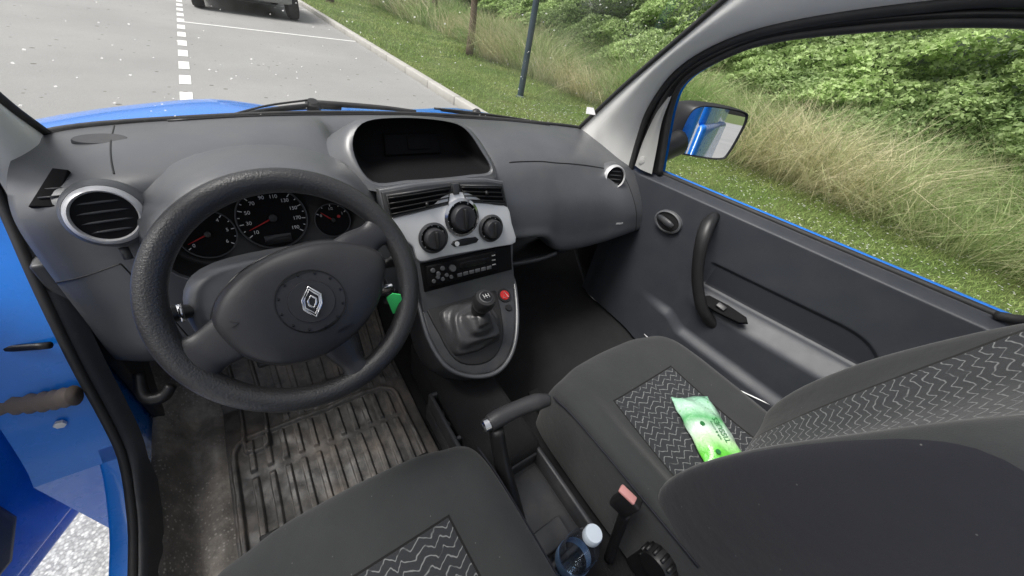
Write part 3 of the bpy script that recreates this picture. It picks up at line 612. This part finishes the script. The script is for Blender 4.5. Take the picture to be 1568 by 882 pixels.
for k,pts in enumerate(([(-.43,.735,1.064),(-.33,.77,1.074),(-.215,.795,1.080),(-.13,.80,1.080)],[(.20,.80,1.076),(.33,.775,1.070),(.48,.72,1.068),(.60,.66,1.066)])):
    w=E('windshield_wiper');tube('wiper_arm',pts,[.004,.006,.009,.010],BLK,w,seg=8)
    if k==0:
        lathe('wiper_pivot',[(.020,-.01),(.020,.010),(.014,.016),(.0001,.017)],(-.205,.80,1.080),(0,-.3,1),BLK,w,seg=20)
        tube('wiper_blade',[(-.20,.80,1.088),(-.10,.795,1.086),(.0,.79,1.082),(.10,.78,1.076)],[.009,.008,.007,.005],RUB,w,seg=8)
        tube('wiper_blade_b',[(-.40,.725,1.078),(-.32,.76,1.090),(-.22,.79,1.098)],.003,RUB,w,seg=6)
    else:
        lathe('wiper_pivot',[(.016,-.01),(.016,.010),(.010,.016),(.0001,.017)],(.33,.775,1.072),(0,-.3,1),BLK,w,seg=20)
        tube('wiper_blade',[(.17,.79,1.084),(.3,.76,1.082),(.45,.705,1.080),(.60,.635,1.076)],.004,RUB,w,seg=6)
# ---------------------------------------------------------------- passenger door
pd=E('car_door')
def topz(y): return 1.035+(.30-y)*.062
def arml(y): return .785+(-.05-y)*.12
def doorx(y,z):
    a=arml(y);x=.735
    x-=.046*ss(.012,-.055,z-a)*ss(-.04,-.14,y)
    x-=.022*ss(.0,-.04,z-(.66+ (-.1-y)*.05))*ss(.10,-.05,y)
    wd=.098*math.sqrt(max(0,1-max(0,(-y-.42)/.135)**2.5)) if y>-.555 else 0
    ins=ss(.006,.020,z-a)*ss(.0,-.014,z-(a+wd))*ss(-.075,-.095,y)
    x+=.008*ins
    x+=.010*ss(.28,.34,y)
    tz=topz(y);x+=.042*ss(-.022,0,z-tz)
    x+=.0012*noise.noise(V((y*6,z*6,2)))
    return x
ysd=np.linspace(.36,-.66,280);zf=np.linspace(0,1,240);vs=[]
for y in ysd:
    for f in zf:
        z=.44+(topz(y)-.44)*f;vs.append((doorx(y,z),y,z))
DOOR=pm('door_plastic',(.038,.042,.051),.48,bs=700,bst=.4,dust=.05,Specular_IOR_Level=.5)
o=mk('door_panel',vs,gridfaces(len(ysd),len(zf)),DOOR,pd)
DINS=pm('door_insert',(.017,.019,.025),.75,bs=1200,bst=.6)
iv=[];ny,nz=90,16
for i in range(ny):
    y=-.098-.445*i/(ny-1);wd=.098*math.sqrt(max(0.0004,1-max(0,(-y-.42)/.135)**2.5));a=arml(y)
    for j in range(nz):
        z=a+.016+(max(.002,wd-.030))*j/(nz-1);iv.append((doorx(y,z)-.0025,y,z))
mk('door_insert_fabric',iv,gridfaces(ny,nz),DINS,pd)
tube('sill_strip',[(.782,y,topz(y)+.000) for y in(.26,.1,-.1,-.3,-.5,-.62)],.008,RUB,pd,seg=8)
tube('pocket_edge_highlight',[(doorx(y,.585+(-.2-y)*.3)-.006,y,.575+(-.25-y)*.33) for y in(-.02,-.12,-.25,-.40,-.55)],.0022,SILV,pd,seg=8)  # silver tube stands in for the highlight along the door pocket edge
box('door_skin',(.812,-.17,.74),(.045,1.08,.60),BLUE,pd,bev=.015,seg=3)
tube('door_skin_edge',[(.806,y,topz(y)-.008) for y in(.24,.1,-.1,-.3,-.5,-.66)],.014,BLUE,pd,seg=12)
tube('grab_handle',[(.735,-.015,1.005),(.695,-.025,1.0),(.665,-.045,.965),(.655,-.072,.90),(.655,-.11,.83),(.665,-.16,.765),(.70,-.20,.725),(.73,-.205,.715)],[.022,.023,.021,.018,.0175,.019,.020,.020],BLK,pd,seg=16,flat=.8,flatdir=(1,0,0))
lathe('inner_handle_bezel',[(.052,-.004),(.050,.006),(.044,.008),(.040,.0)],(.728,.110,.925),(-1,-.05,.05),DASH,pd,sx=.72,U=(0,0,1))
lathe('inner_handle_bowl',[(.043,.003),(.038,-.0),(.0001,.001)],(.728,.110,.925),(-1,-.05,.05),BLK,pd,sx=.72,U=(0,0,1))
tube('door_release',[(.724,.150,.925),(.712,.125,.930),(.708,.095,.928),(.712,.08,.924)],[.008,.011,.012,.009],DASH2,pd,seg=12,flat=.6,flatdir=(1,0,0))
prism('switch_plate',[(-.07,-.018),(.055,-.014),(.06,.012),(-.06,.016)],(.680,-.205,.802),(0,-1,.12),(.75,0,.66),.012,BLK2,pd,bev=.003,sm=2,h=.004)
box('window_switch',(.673,-.195,.808),(.016,.028,.008),HUB,pd,bev=.002,rot=(.1,-.7,0))
wf=[(.765,.235,1.037),(.752,.258,1.14),(.732,.275,1.25),(.718,.262,1.315),(.705,.20,1.375),(.692,.08,1.445),(.680,-.10,1.495),(.675,-.29,1.53),(.67,-.50,1.535),(.68,-.62,1.48),(.70,-.66,1.35),(.735,-.655,1.20),(.755,-.635,1.12),(.770,-.60,1.092)]
tube('window_seal',wf,.009,RUB,pd,seg=10)
wo=[(.748,.335,1.03),(.742,.345,1.14),(.722,.33,1.235),(.704,.275,1.335),(.692,.18,1.415),(.676,.04,1.475),(.668,-.17,1.53),(.665,-.33,1.55),(.665,-.52,1.56),(.675,-.65,1.50),(.70,-.70,1.36),(.735,-.70,1.20),(.75,-.69,1.12),(.755,-.68,1.08)]
surf('window_frame',[wo,[V(a).lerp(V(b),.5)+V((-.008,0,0)) for a,b in zip(wo,wf)],wf],5,3,BLK,pd)
surf('window_frame_outer',[[V(p)+V((.035,0,0)) for p in wo],[V(p)+V((.03,0,0)) for p in wf]],5,1,BLUE,pd)
surf('mirror_corner_trim',[[(.738,.325,1.035),(.735,.328,1.12),(.722,.312,1.21),(.712,.285,1.27)],[(.728,.29,1.035),(.726,.295,1.12),(.716,.292,1.20),(.710,.280,1.27)],[(.738,.248,1.035),(.735,.268,1.12),(.725,.282,1.20),(.712,.276,1.275)]],5,5,pm('corner_trim',(.46,.46,.44),.6),pd)
lathe('trim_screw',[(.012,-.004),(.012,.004),(.0001,.006)],(.728,.30,1.065),(-1,-.2,0),pm('screwcap',(.5,.5,.48),.5),pd,seg=20)
box('b_pillar',(.80,-.74,1.08),(.10,.09,1.2),BLUE,van,bev=.02,seg=3)
box('b_pillar_trim',(.735,-.78,1.08),(.05,.12,1.1),TRIM,van,bev=.02,seg=3)
# mirror
mi=E('wing_mirror')
MN=V((-.554,-.829,.064)).normalized();MU=V((.83,-.556,0)).normalized();MV=MU.cross(MN)
if MV.z<0: MV=-MV
mo=[(-.110,-.075),(-.10,-.088),(0,-.090),(.085,-.083),(.105,-.06),(.112,.02),(.108,.070),(.085,.088),(-.02,.088),(-.085,.078),(-.110,.05),(-.115,-.02)]
MC=V((1.020,.262,1.165))
Rw=[[MC+MU*u*s+MV*v*s+V((0,.9,0))*-h+MN*h*.3 for u,v in mo] for s,h in((.93,.0),(.97,.006),(1.0,.0),(1.02,-.03),(.95,-.07),(.75,-.11),(.35,-.13),(.1,-.135))]
surf('mirror_housing',Rw,4,3,BLK,mi,closed=True,cap1=True)
MM=NT('mirror_glass').set(Base_Color=(.90,.92,.94),Metallic=1.0,Roughness=.012).m
gm=[MC+MN*.003+MU*p.x+MV*p.y for p in cr([(u*.93,v*.93,0) for u,v in mo],4,True)]
mk('mirror_glass',gm,[tuple(range(len(gm)))],MM,mi,False)
tube('mirror_foot',[(.78,.30,1.06),(.84,.30,1.09),(.91,.30,1.12)],[.035,.032,.04],BLK,mi,seg=14,flat=1.2,flatdir=(0,0,1))
# ---------------------------------------------------------------- driver door (open)
dd=E('car_door')
H=V((-.875,.335,0));D=V((-.50,-.866,0)).normalized();Nn=V((.866,-.50,0))
def dp(a,z,h=0): return H+D*a+V((0,0,z))+Nn*h
def slab(nm,pts,h0,h1,mat,bev=.008):
    q=[(-a,z) for a,z in pts];U=-D;N=U.cross(V((0,0,1)))
    if N.dot(Nn)>0: return prism(nm,q,H,U,V((0,0,1)),h1-h0,mat,dd,bev=bev,h=h1)
    return prism(nm,pts,H,D,V((0,0,1)),h1-h0,mat,dd,bev=bev,h=h1)
slab('door_shell',[(0,.42),(.03,.38),(1.05,.38),(1.08,.42),(1.08,1.08),(0,1.04)],-.05,.03,BLUE,.012)
slab('door_shell_step',[(.02,.46),(.06,.43),(1.0,.43),(1.04,.46),(1.04,1.04),(.02,1.02)],.03,.045,BLUE,.008)
slab('door_trim_panel',[(.15,.56),(.20,.50),(.98,.48),(1.02,.50),(1.02,1.05),(.13,1.05)],.045,.075,DOOR,.015)
tube('door_window_frame',[dp(.02,1.06),dp(.25,1.30),dp(.55,1.52),dp(.95,1.55),dp(1.05,1.08)],.02,BLUE,dd,seg=10)
gt=cr([(-.750,.228,.757),(-.79,.240,.750),(-.84,.262,.745),(-.90,.285,.742)],6);tube('wiring_gaiter',gt,[.013 if k%2 else .018 for k in range(len(gt))],pm('gaiter_rubber',(.22,.18,.155),.7),dd,seg=14,n=1)
box('door_latch',dp(.03,.56,.035),(.03,.03,.05),BLUE,dd,bev=.006)
box('door_latch_b',dp(.06,.52,.04),(.05,.02,.03),RUB,dd,bev=.004)
tube('check_strap',[(-.75,.275,.84),(-.85,.31,.83),(-.93,.28,.83)],.006,BLK,dd,seg=8)
# ---------------------------------------------------------------- outside
def grid_obj(name,x0,x1,y0,y1,z,mat,nx=2,ny=2):
    xs=np.linspace(x0,x1,nx);ys=np.linspace(y0,y1,ny);return mk(name,[(x,y,z) for y in ys for x in xs],gridfaces(ny,nx),mat,None,False)
def groundm():
    M=NT('lawn_soil');c=M.ramp(M.noise(.9,8,.65),[(.3,(.08,.125,.03)),(.5,(.14,.19,.05)),(.7,(.24,.24,.10))])
    c=M.mix(M.noise(25,6,.7),c,(.06,.09,.022));M.set(Base_Color=c,Roughness=.95);M.bump(M.noise(40,6),1,.03);return M.m
def roadm():
    M=NT('asphalt');c=M.ramp(M.noise(.35,7,.6),[(.3,(.27,.27,.265)),(.7,(.355,.353,.345))])
    v=M.n('ShaderNodeTexVoronoi',i={'Scale':110.0,'Vector':M.obj()});c=M.mix(M.ramp(v.outputs['Distance'],[(.1,(.55,.55,.55)),(.5,(0,0,0))]),c,(.13,.13,.128))
    v2=M.n('ShaderNodeTexVoronoi',i={'Scale':8.0,'Vector':M.obj()});wn=M.n('ShaderNodeSeparateColor',i={0:v2.outputs['Color']})
    sp_=M.math('LESS_THAN',v2.outputs['Distance'],M.math('MULTIPLY',M.math('POWER',wn.outputs[0],4.),.20));c=M.mix(M.math('MULTIPLY',sp_,.75),c,(.07,.06,.04))
    M.set(Base_Color=c,Roughness=.85);M.bump(M.noise(160,5),.8,.004);return M.m
grid_obj('ground',-400,400,-400,400,0,groundm())
grid_obj('road',-40,2.46,-60,90,.004,roadm())
def gravm():
    M=NT('gravel_stone');v=M.n('ShaderNodeTexVoronoi',i={'Scale':130.0,'Vector':M.obj()});wn=M.n('ShaderNodeSeparateColor',i={0:v.outputs['Color']})
    c=M.ramp(wn.outputs[0],[(0,(.28,.28,.28)),(.6,(.46,.46,.45)),(1,(.62,.62,.60))]);c=M.mix(M.ramp(v.outputs['Distance'],[(.4,(0,0,0)),(.75,(.6,.6,.6))]),c,(.18,.18,.18))
    M.set(Base_Color=c,Roughness=.85);M.bump(v.outputs['Distance'],-.7,.004);return M.m
grid_obj('gravel',-6,-.45,-5,2.0,.008,gravm())
kb_=E('kerb')
KM=pm('kerb_concrete',(.44,.43,.40),.85,vs=3,bs=60,bst=.5,bd=.004,var=.2)
y=-8.0
while y<60:
    box('kerb_stone',(2.53,y+.495,.055),(.14,.985,.13),KM,kb_,bev=.015);y+=1
rm=E('road_marking');PAINT=pm('worn_paint',(.80,.80,.78),.6,var=.15,vs=20)
y=1.0
while y<40:
    mk('dash',[(-.80,y,.008),(-.69,y,.008),(-.69,y+.42,.008),(-.80,y+.42,.008)],[(0,1,2,3)],PAINT,rm,False);y+=.75
for yy in(10.0,15.2,20.4): mk('bay_line',[(-.69,yy,.0085),(2.44,yy,.0085),(2.44,yy+.10,.0085),(-.69,yy+.10,.0085)],[(0,1,2,3)],PAINT,rm,False)
# parked car
pc=E('parked_car');PB_=pm('car_silver_green',(.30,.32,.30),.3,.3,Coat_Weight=.5);TY=pm('tyre',(.015,.015,.015),.8);CY=-.55
prof=[(0,.42),(0,.75),(.05,1.0),(.12,1.08),(.55,1.68),(.8,1.74),(2.3,1.74),(2.95,1.15),(4.1,1.02),(4.3,.85),(4.32,.42),(3.9,.32),(.3,.32)]
rows=[]
for x,s in((-.40,.93),(-.34,.985),(-.2,1),(.6,1),(1.4,1),(1.54,.985),(1.60,.93)):
    rows.append([(x,12.85+CY+2.15+(p[0]-2.15)*s,.32+(p[1]-.32)*(s if p[1]<1.1 else s*.99)) for p in prof])
o=surf('car_shell',rows,1,1,PB_,pc,closed=True,cap0=True,cap1=True);autosm(o,25)
prism('rear_window',[(-.68,-.22),(.68,-.22),(.58,.22),(-.58,.22)],(.6,13.18+CY,1.38),(1,0,0),(0,.58,.81),.02,GLOSS,pc,bev=.01,h=.02)
for x in(-.42,1.62): prism('side_glass',[(13.6+CY,1.15),(15.6+CY,1.15),(15.1+CY,1.62),(13.75+CY,1.62)],(x,0,0),(0,1,0),(0,0,1),.02,GLOSS,pc,bev=.004,h=.01)
box('rear_bumper',(.6,12.83+CY,.47),(1.95,.20,.28),pm('bumper_grey',(.28,.29,.28),.6),pc,bev=.05,seg=4)
box('number_plate',(.6,12.74+CY,.72),(.52,.02,.11),WHITE,pc)
for x in(-.22,1.42): box('tail_lamp',(x,12.83+CY,.90),(.18,.06,.30),RED,pc,bev=.02)
for x in(-.38,1.58):
    for yy in(13.1+CY,16.2+CY):
        lathe('tyre',[(.20,-.12),(.33,-.12),(.36,-.08),(.365,0),(.36,.08),(.33,.12),(.20,.12)],(x,yy,.37),(1,0,0),TY,pc,seg=36);lathe('wheel_rim',[(.0001,.09),(.19,.11),(.21,.12)],(x,yy,.37),(1 if x>0 else -1,0,0),SILV,pc,seg=24)
lp=E('lamp_post');LM=pm('post_paint',(.035,.060,.080),.4)
lathe('post',[(.085,0),(.085,.02),(.06,.04),(.055,.9),(.045,5.6),(.001,5.62)],(4.2,5.65,0),(0,0,1),LM,lp,seg=20)
tube('lamp_arm',[(4.2,5.65,5.5),(4.0,5.65,5.75),(3.5,5.65,5.85)],.03,LM,lp);box('lamp_head',(3.3,5.65,5.86),(.55,.2,.09),LM,lp,bev=.03)
def quads(name,P,A,B,col,mat,bend=None):
    n=len(P)
    vs=np.empty((n,4,3),np.float32);vs[:,0]=P-A;vs[:,1]=P-B*.5;vs[:,2]=P+A;vs[:,3]=P+B*.5
    if bend is not None: vs[:,2]+=bend
    me=bpy.data.meshes.new(name);me.vertices.add(n*4);me.vertices.foreach_set('co',vs.ravel());me.loops.add(n*4);me.loops.foreach_set('vertex_index',np.arange(n*4,dtype=np.int32))
    me.polygons.add(n);me.polygons.foreach_set('loop_start',np.arange(0,n*4,4,dtype=np.int32));me.update(calc_edges=True)
    ca=me.color_attributes.new('col','FLOAT_COLOR','POINT');c=np.ones((n,4,4),np.float32);c[:,:,:3]=col[:,None,:];ca.data.foreach_set('color',c.ravel())
    me.materials.append(mat);o=bpy.data.objects.new(name,me);link(o);return o
def foliagem(name,tr=.35):
    M=NT(name);a=M.n('ShaderNodeAttribute',attribute_name='col');M.set(Base_Color=a.outputs['Color'],Roughness=.6)
    t=M.n('ShaderNodeBsdfTranslucent',i={'Color':a.outputs['Color']});mx=M.n('ShaderNodeMixShader',i={0:tr});M.t.links.new(M.b.outputs[0],mx.inputs[1]);M.t.links.new(t.outputs[0],mx.inputs[2])
    M.t.links.new(mx.outputs[0],M.t.nodes['Material Output'].inputs[0]);return M.m
FOL=foliagem('foliage')
def vnoise(x,y,z,s):
    x,y,z=x*s,y*s,z*s
    return (np.sin(x*1.3+np.sin(y*.9+1.7)*2)+np.sin(y*1.7+np.sin(z*1.1+x*.5)*2+.6)+np.sin(z*2.1+np.sin(x*1.9)*1.5+2.2)+.5*np.sin(x*3.7+y*4.1)+.5*np.sin(y*5.3-z*4.7+x*2))/4
def randdir(n):
    v=rng.normal(size=(n,3));return v/np.linalg.norm(v,axis=1,keepdims=True)
def lerpc(a,b,t): return np.array(a)[None]*(1-t[:,None])+np.array(b)[None]*t[:,None]
def blades(name,n,xr,yr,hmin,hmax,w,cfun,lean=.3,ypow=1.0,clump=0,hv=.45):
    x=rng.uniform(*xr,n);y=yr[0]+(yr[1]-yr[0])*rng.uniform(0,1,n)**ypow
    if clump:
        cxs=rng.uniform(*xr,clump);cys=yr[0]+(yr[1]-yr[0])*rng.uniform(0,1,clump)**ypow;k=rng.integers(0,clump,n);m=rng.uniform(0,1,n)<.75
        r_=rng.normal(0,.16,(n,2));x=np.where(m,cxs[k]+r_[:,0],x);y=np.where(m,cys[k]+r_[:,1],y)
        cd_=rng.normal(0,.35,(clump,2));ex=np.where(m[:,None],cd_[k],0)+r_*1.6*m[:,None]
    else: ex=0
    h=rng.uniform(hmin,hmax,n)*(1+hv*vnoise(x,y,x*0,1.1))
    d=rng.normal(0,lean,(n,2))+ex;wi=w*rng.uniform(.6,1.5,n)
    A=np.stack([d[:,0]*h/2,d[:,1]*h/2,h/2],1)
    P=np.stack([x,y,h*0],1)+A
    th=rng.uniform(0,math.pi,n);B=np.stack([np.cos(th)*wi,np.sin(th)*wi,h*.0],1)
    bend=np.stack([d[:,0]*h*.5,d[:,1]*h*.5,-.25*h*(np.abs(d).sum(1))],1)
    return quads(name,P,A,B,cfun(x,y,h),FOL,bend)
def ctall(x,y,h):
    t=np.clip(.26+.95*vnoise(x,y,x*0+3,.9)+rng.normal(0,.22,len(x)),0,1)
    return lerpc((.25,.40,.12),(.82,.73,.50),t)*rng.uniform(.7,1.2,len(x))[:,None]
def cshort(x,y,h):
    t=np.clip(.4+.5*vnoise(x,y,x*0+3,2.2)+rng.normal(0,.15,len(x)),0,1)
    return lerpc((.21,.34,.08),(.46,.52,.20),t)*rng.uniform(.75,1.25,len(x))[:,None]
o=blades('grass',75000,(2.62,6.6),(-3.5,9),.03,.075,.006,cshort,.5)
o2=blades('lawn_far',26000,(2.62,7.0),(9,28),.05,.12,.014,cshort,.5);o2.parent=o
n=1500;x=rng.uniform(3,6.2,n);y=rng.uniform(-3,5,n);P=np.stack([x,y,rng.uniform(.05,.08,n)],1)
o3=quads('clover',P,np.stack([np.full(n,.012),np.zeros(n),np.zeros(n)],1),np.stack([np.zeros(n),np.full(n,.024),np.zeros(n)],1),np.full((n,3),.8),FOL);o3.parent=o
t1=blades('tall_grass',70000,(5.7,9.0),(-6,10),.35,1.15,.008,ctall,.42,1.0,420,.7)
t2=blades('tall_grass_far',36000,(6.2,10.5),(10,45),.5,1.1,.02,ctall,.35,1.4,300);t2.parent=t1
def hedge(name,n,yr,x0,hgt,size,cd,cl,depth=2.2,ypow=1.0,lump=.8):
    y=yr[0]+(yr[1]-yr[0])*rng.uniform(0,1,n)**ypow;f=rng.uniform(0,1,n)
    H_=hgt*(1+.22*vnoise(y,y*0,y*0+1,.55)+.08*vnoise(y,y*0,y*0,2.3))
    z=f*H_;l1=vnoise(y,z,y*0+x0,1.25);l2=vnoise(y,z*1.4,y*0+x0,3.6)
    x=x0+depth*f**1.6+lump*l1+.35*l2
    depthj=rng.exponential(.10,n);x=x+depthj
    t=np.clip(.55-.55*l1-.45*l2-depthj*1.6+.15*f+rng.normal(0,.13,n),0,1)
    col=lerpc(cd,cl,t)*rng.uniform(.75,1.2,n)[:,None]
    s=size*rng.uniform(.6,1.5,n)[:,None];a=randdir(n);a[:,2]*=.7;b=np.cross(a,randdir(n));b/=np.linalg.norm(b,axis=1,keepdims=True)
    return quads(name,np.stack([x,y,z],1),a*s,b*s*.9,col,FOL)
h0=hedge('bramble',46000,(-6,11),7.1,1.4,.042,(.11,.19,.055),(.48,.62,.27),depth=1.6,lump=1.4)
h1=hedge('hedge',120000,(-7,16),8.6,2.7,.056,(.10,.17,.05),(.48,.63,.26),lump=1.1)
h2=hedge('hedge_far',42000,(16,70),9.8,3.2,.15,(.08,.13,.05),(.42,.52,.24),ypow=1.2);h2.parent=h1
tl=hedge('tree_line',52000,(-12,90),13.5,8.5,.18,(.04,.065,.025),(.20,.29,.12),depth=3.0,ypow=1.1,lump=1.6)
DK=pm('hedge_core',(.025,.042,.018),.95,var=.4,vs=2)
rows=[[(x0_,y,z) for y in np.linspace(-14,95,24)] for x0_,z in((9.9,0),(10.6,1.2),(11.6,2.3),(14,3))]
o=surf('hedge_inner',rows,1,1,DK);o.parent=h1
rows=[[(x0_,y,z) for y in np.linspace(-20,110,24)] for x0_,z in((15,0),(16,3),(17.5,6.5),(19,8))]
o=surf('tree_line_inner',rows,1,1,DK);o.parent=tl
BARK=pm('bark',(.17,.13,.095),.9,bs=40,bst=1,bd=.02,var=.35,vs=8)
def tree(x,y,r,h):
    e=E('tree');tube('trunk',[(x,y,0),(x+.03,y,1.0),(x-.04,y,2.4),(x+.05,y+.05,h)],[r*1.25,r,r*.85,r*.5],BARK,e,seg=14)
    for k in range(7):
        a=k*2.4;z=h*.55+k*.25;tube('limb',[(x,y,z),(x+math.cos(a)*.7,y+math.sin(a)*.7,z+.6),(x+math.cos(a)*1.4,y+math.sin(a)*1.4,z+1.3)],[r*.4,r*.25,r*.08],BARK,e,seg=8)
    n=8000;d=randdir(n);rad=rng.uniform(.35,1,n)**.5*(1.9+.5*vnoise(d[:,0]*3,d[:,1]*3,d[:,2]*3,1.2));P=d*rad[:,None]+np.array([[x,y,h+1.0]])
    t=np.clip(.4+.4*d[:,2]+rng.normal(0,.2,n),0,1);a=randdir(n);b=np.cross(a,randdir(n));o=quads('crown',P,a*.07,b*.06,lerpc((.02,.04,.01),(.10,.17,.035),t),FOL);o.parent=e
tree(5.45,9.95,.085,4.2);tree(4.05,19.2,.13,4.5);tree(7.6,17,.12,4.5)
# ---------------------------------------------------------------- world, sun, camera
w=bpy.data.worlds.new('World');S.world=w;w.use_nodes=True;nt=w.node_tree;bg=nt.nodes['Background']
el,azd=60,-72
sky=nt.nodes.new('ShaderNodeTexSky');sky.sky_type='NISHITA';sky.sun_disc=False;sky.sun_elevation=math.radians(el);sky.sun_rotation=math.radians(azd);sky.dust_density=5;sky.air_density=1.2
hs=nt.nodes.new('ShaderNodeHueSaturation');hs.inputs['Saturation'].default_value=.25;nt.links.new(sky.outputs[0],hs.inputs['Color']);nt.links.new(hs.outputs[0],bg.inputs[0]);bg.inputs[1].default_value=.15
sd=bpy.data.lights.new('sun','SUN');sd.energy=3.1;sd.angle=math.radians(24);sd.color=(1,.97,.92);so=bpy.data.objects.new('sun',sd);link(so)
az=math.radians(azd);el=math.radians(el);dirv=V((math.sin(az)*math.cos(el),math.cos(az)*math.cos(el),math.sin(el)));so.rotation_euler=dirv.to_track_quat('Z','Y').to_euler()
cd=bpy.data.cameras.new('camera');cam=bpy.data.objects.new('camera',cd);link(cam);S.camera=cam
F=V((.525,.585,-.618)).normalized();Up=V((.241,.594,.767));Rt=F.cross(Up).normalized();Up=Rt.cross(F)
M=Matrix((Rt,Up,-F)).transposed().to_4x4();M.translation=V((-.41,-.45,1.42));cam.matrix_world=M
cd.sensor_width=36;cd.lens=550/1568*36;cd.clip_start=.02;cd.clip_end=1500
S.view_settings.view_transform='Standard';S.view_settings.look='None';S.view_settings.exposure=0
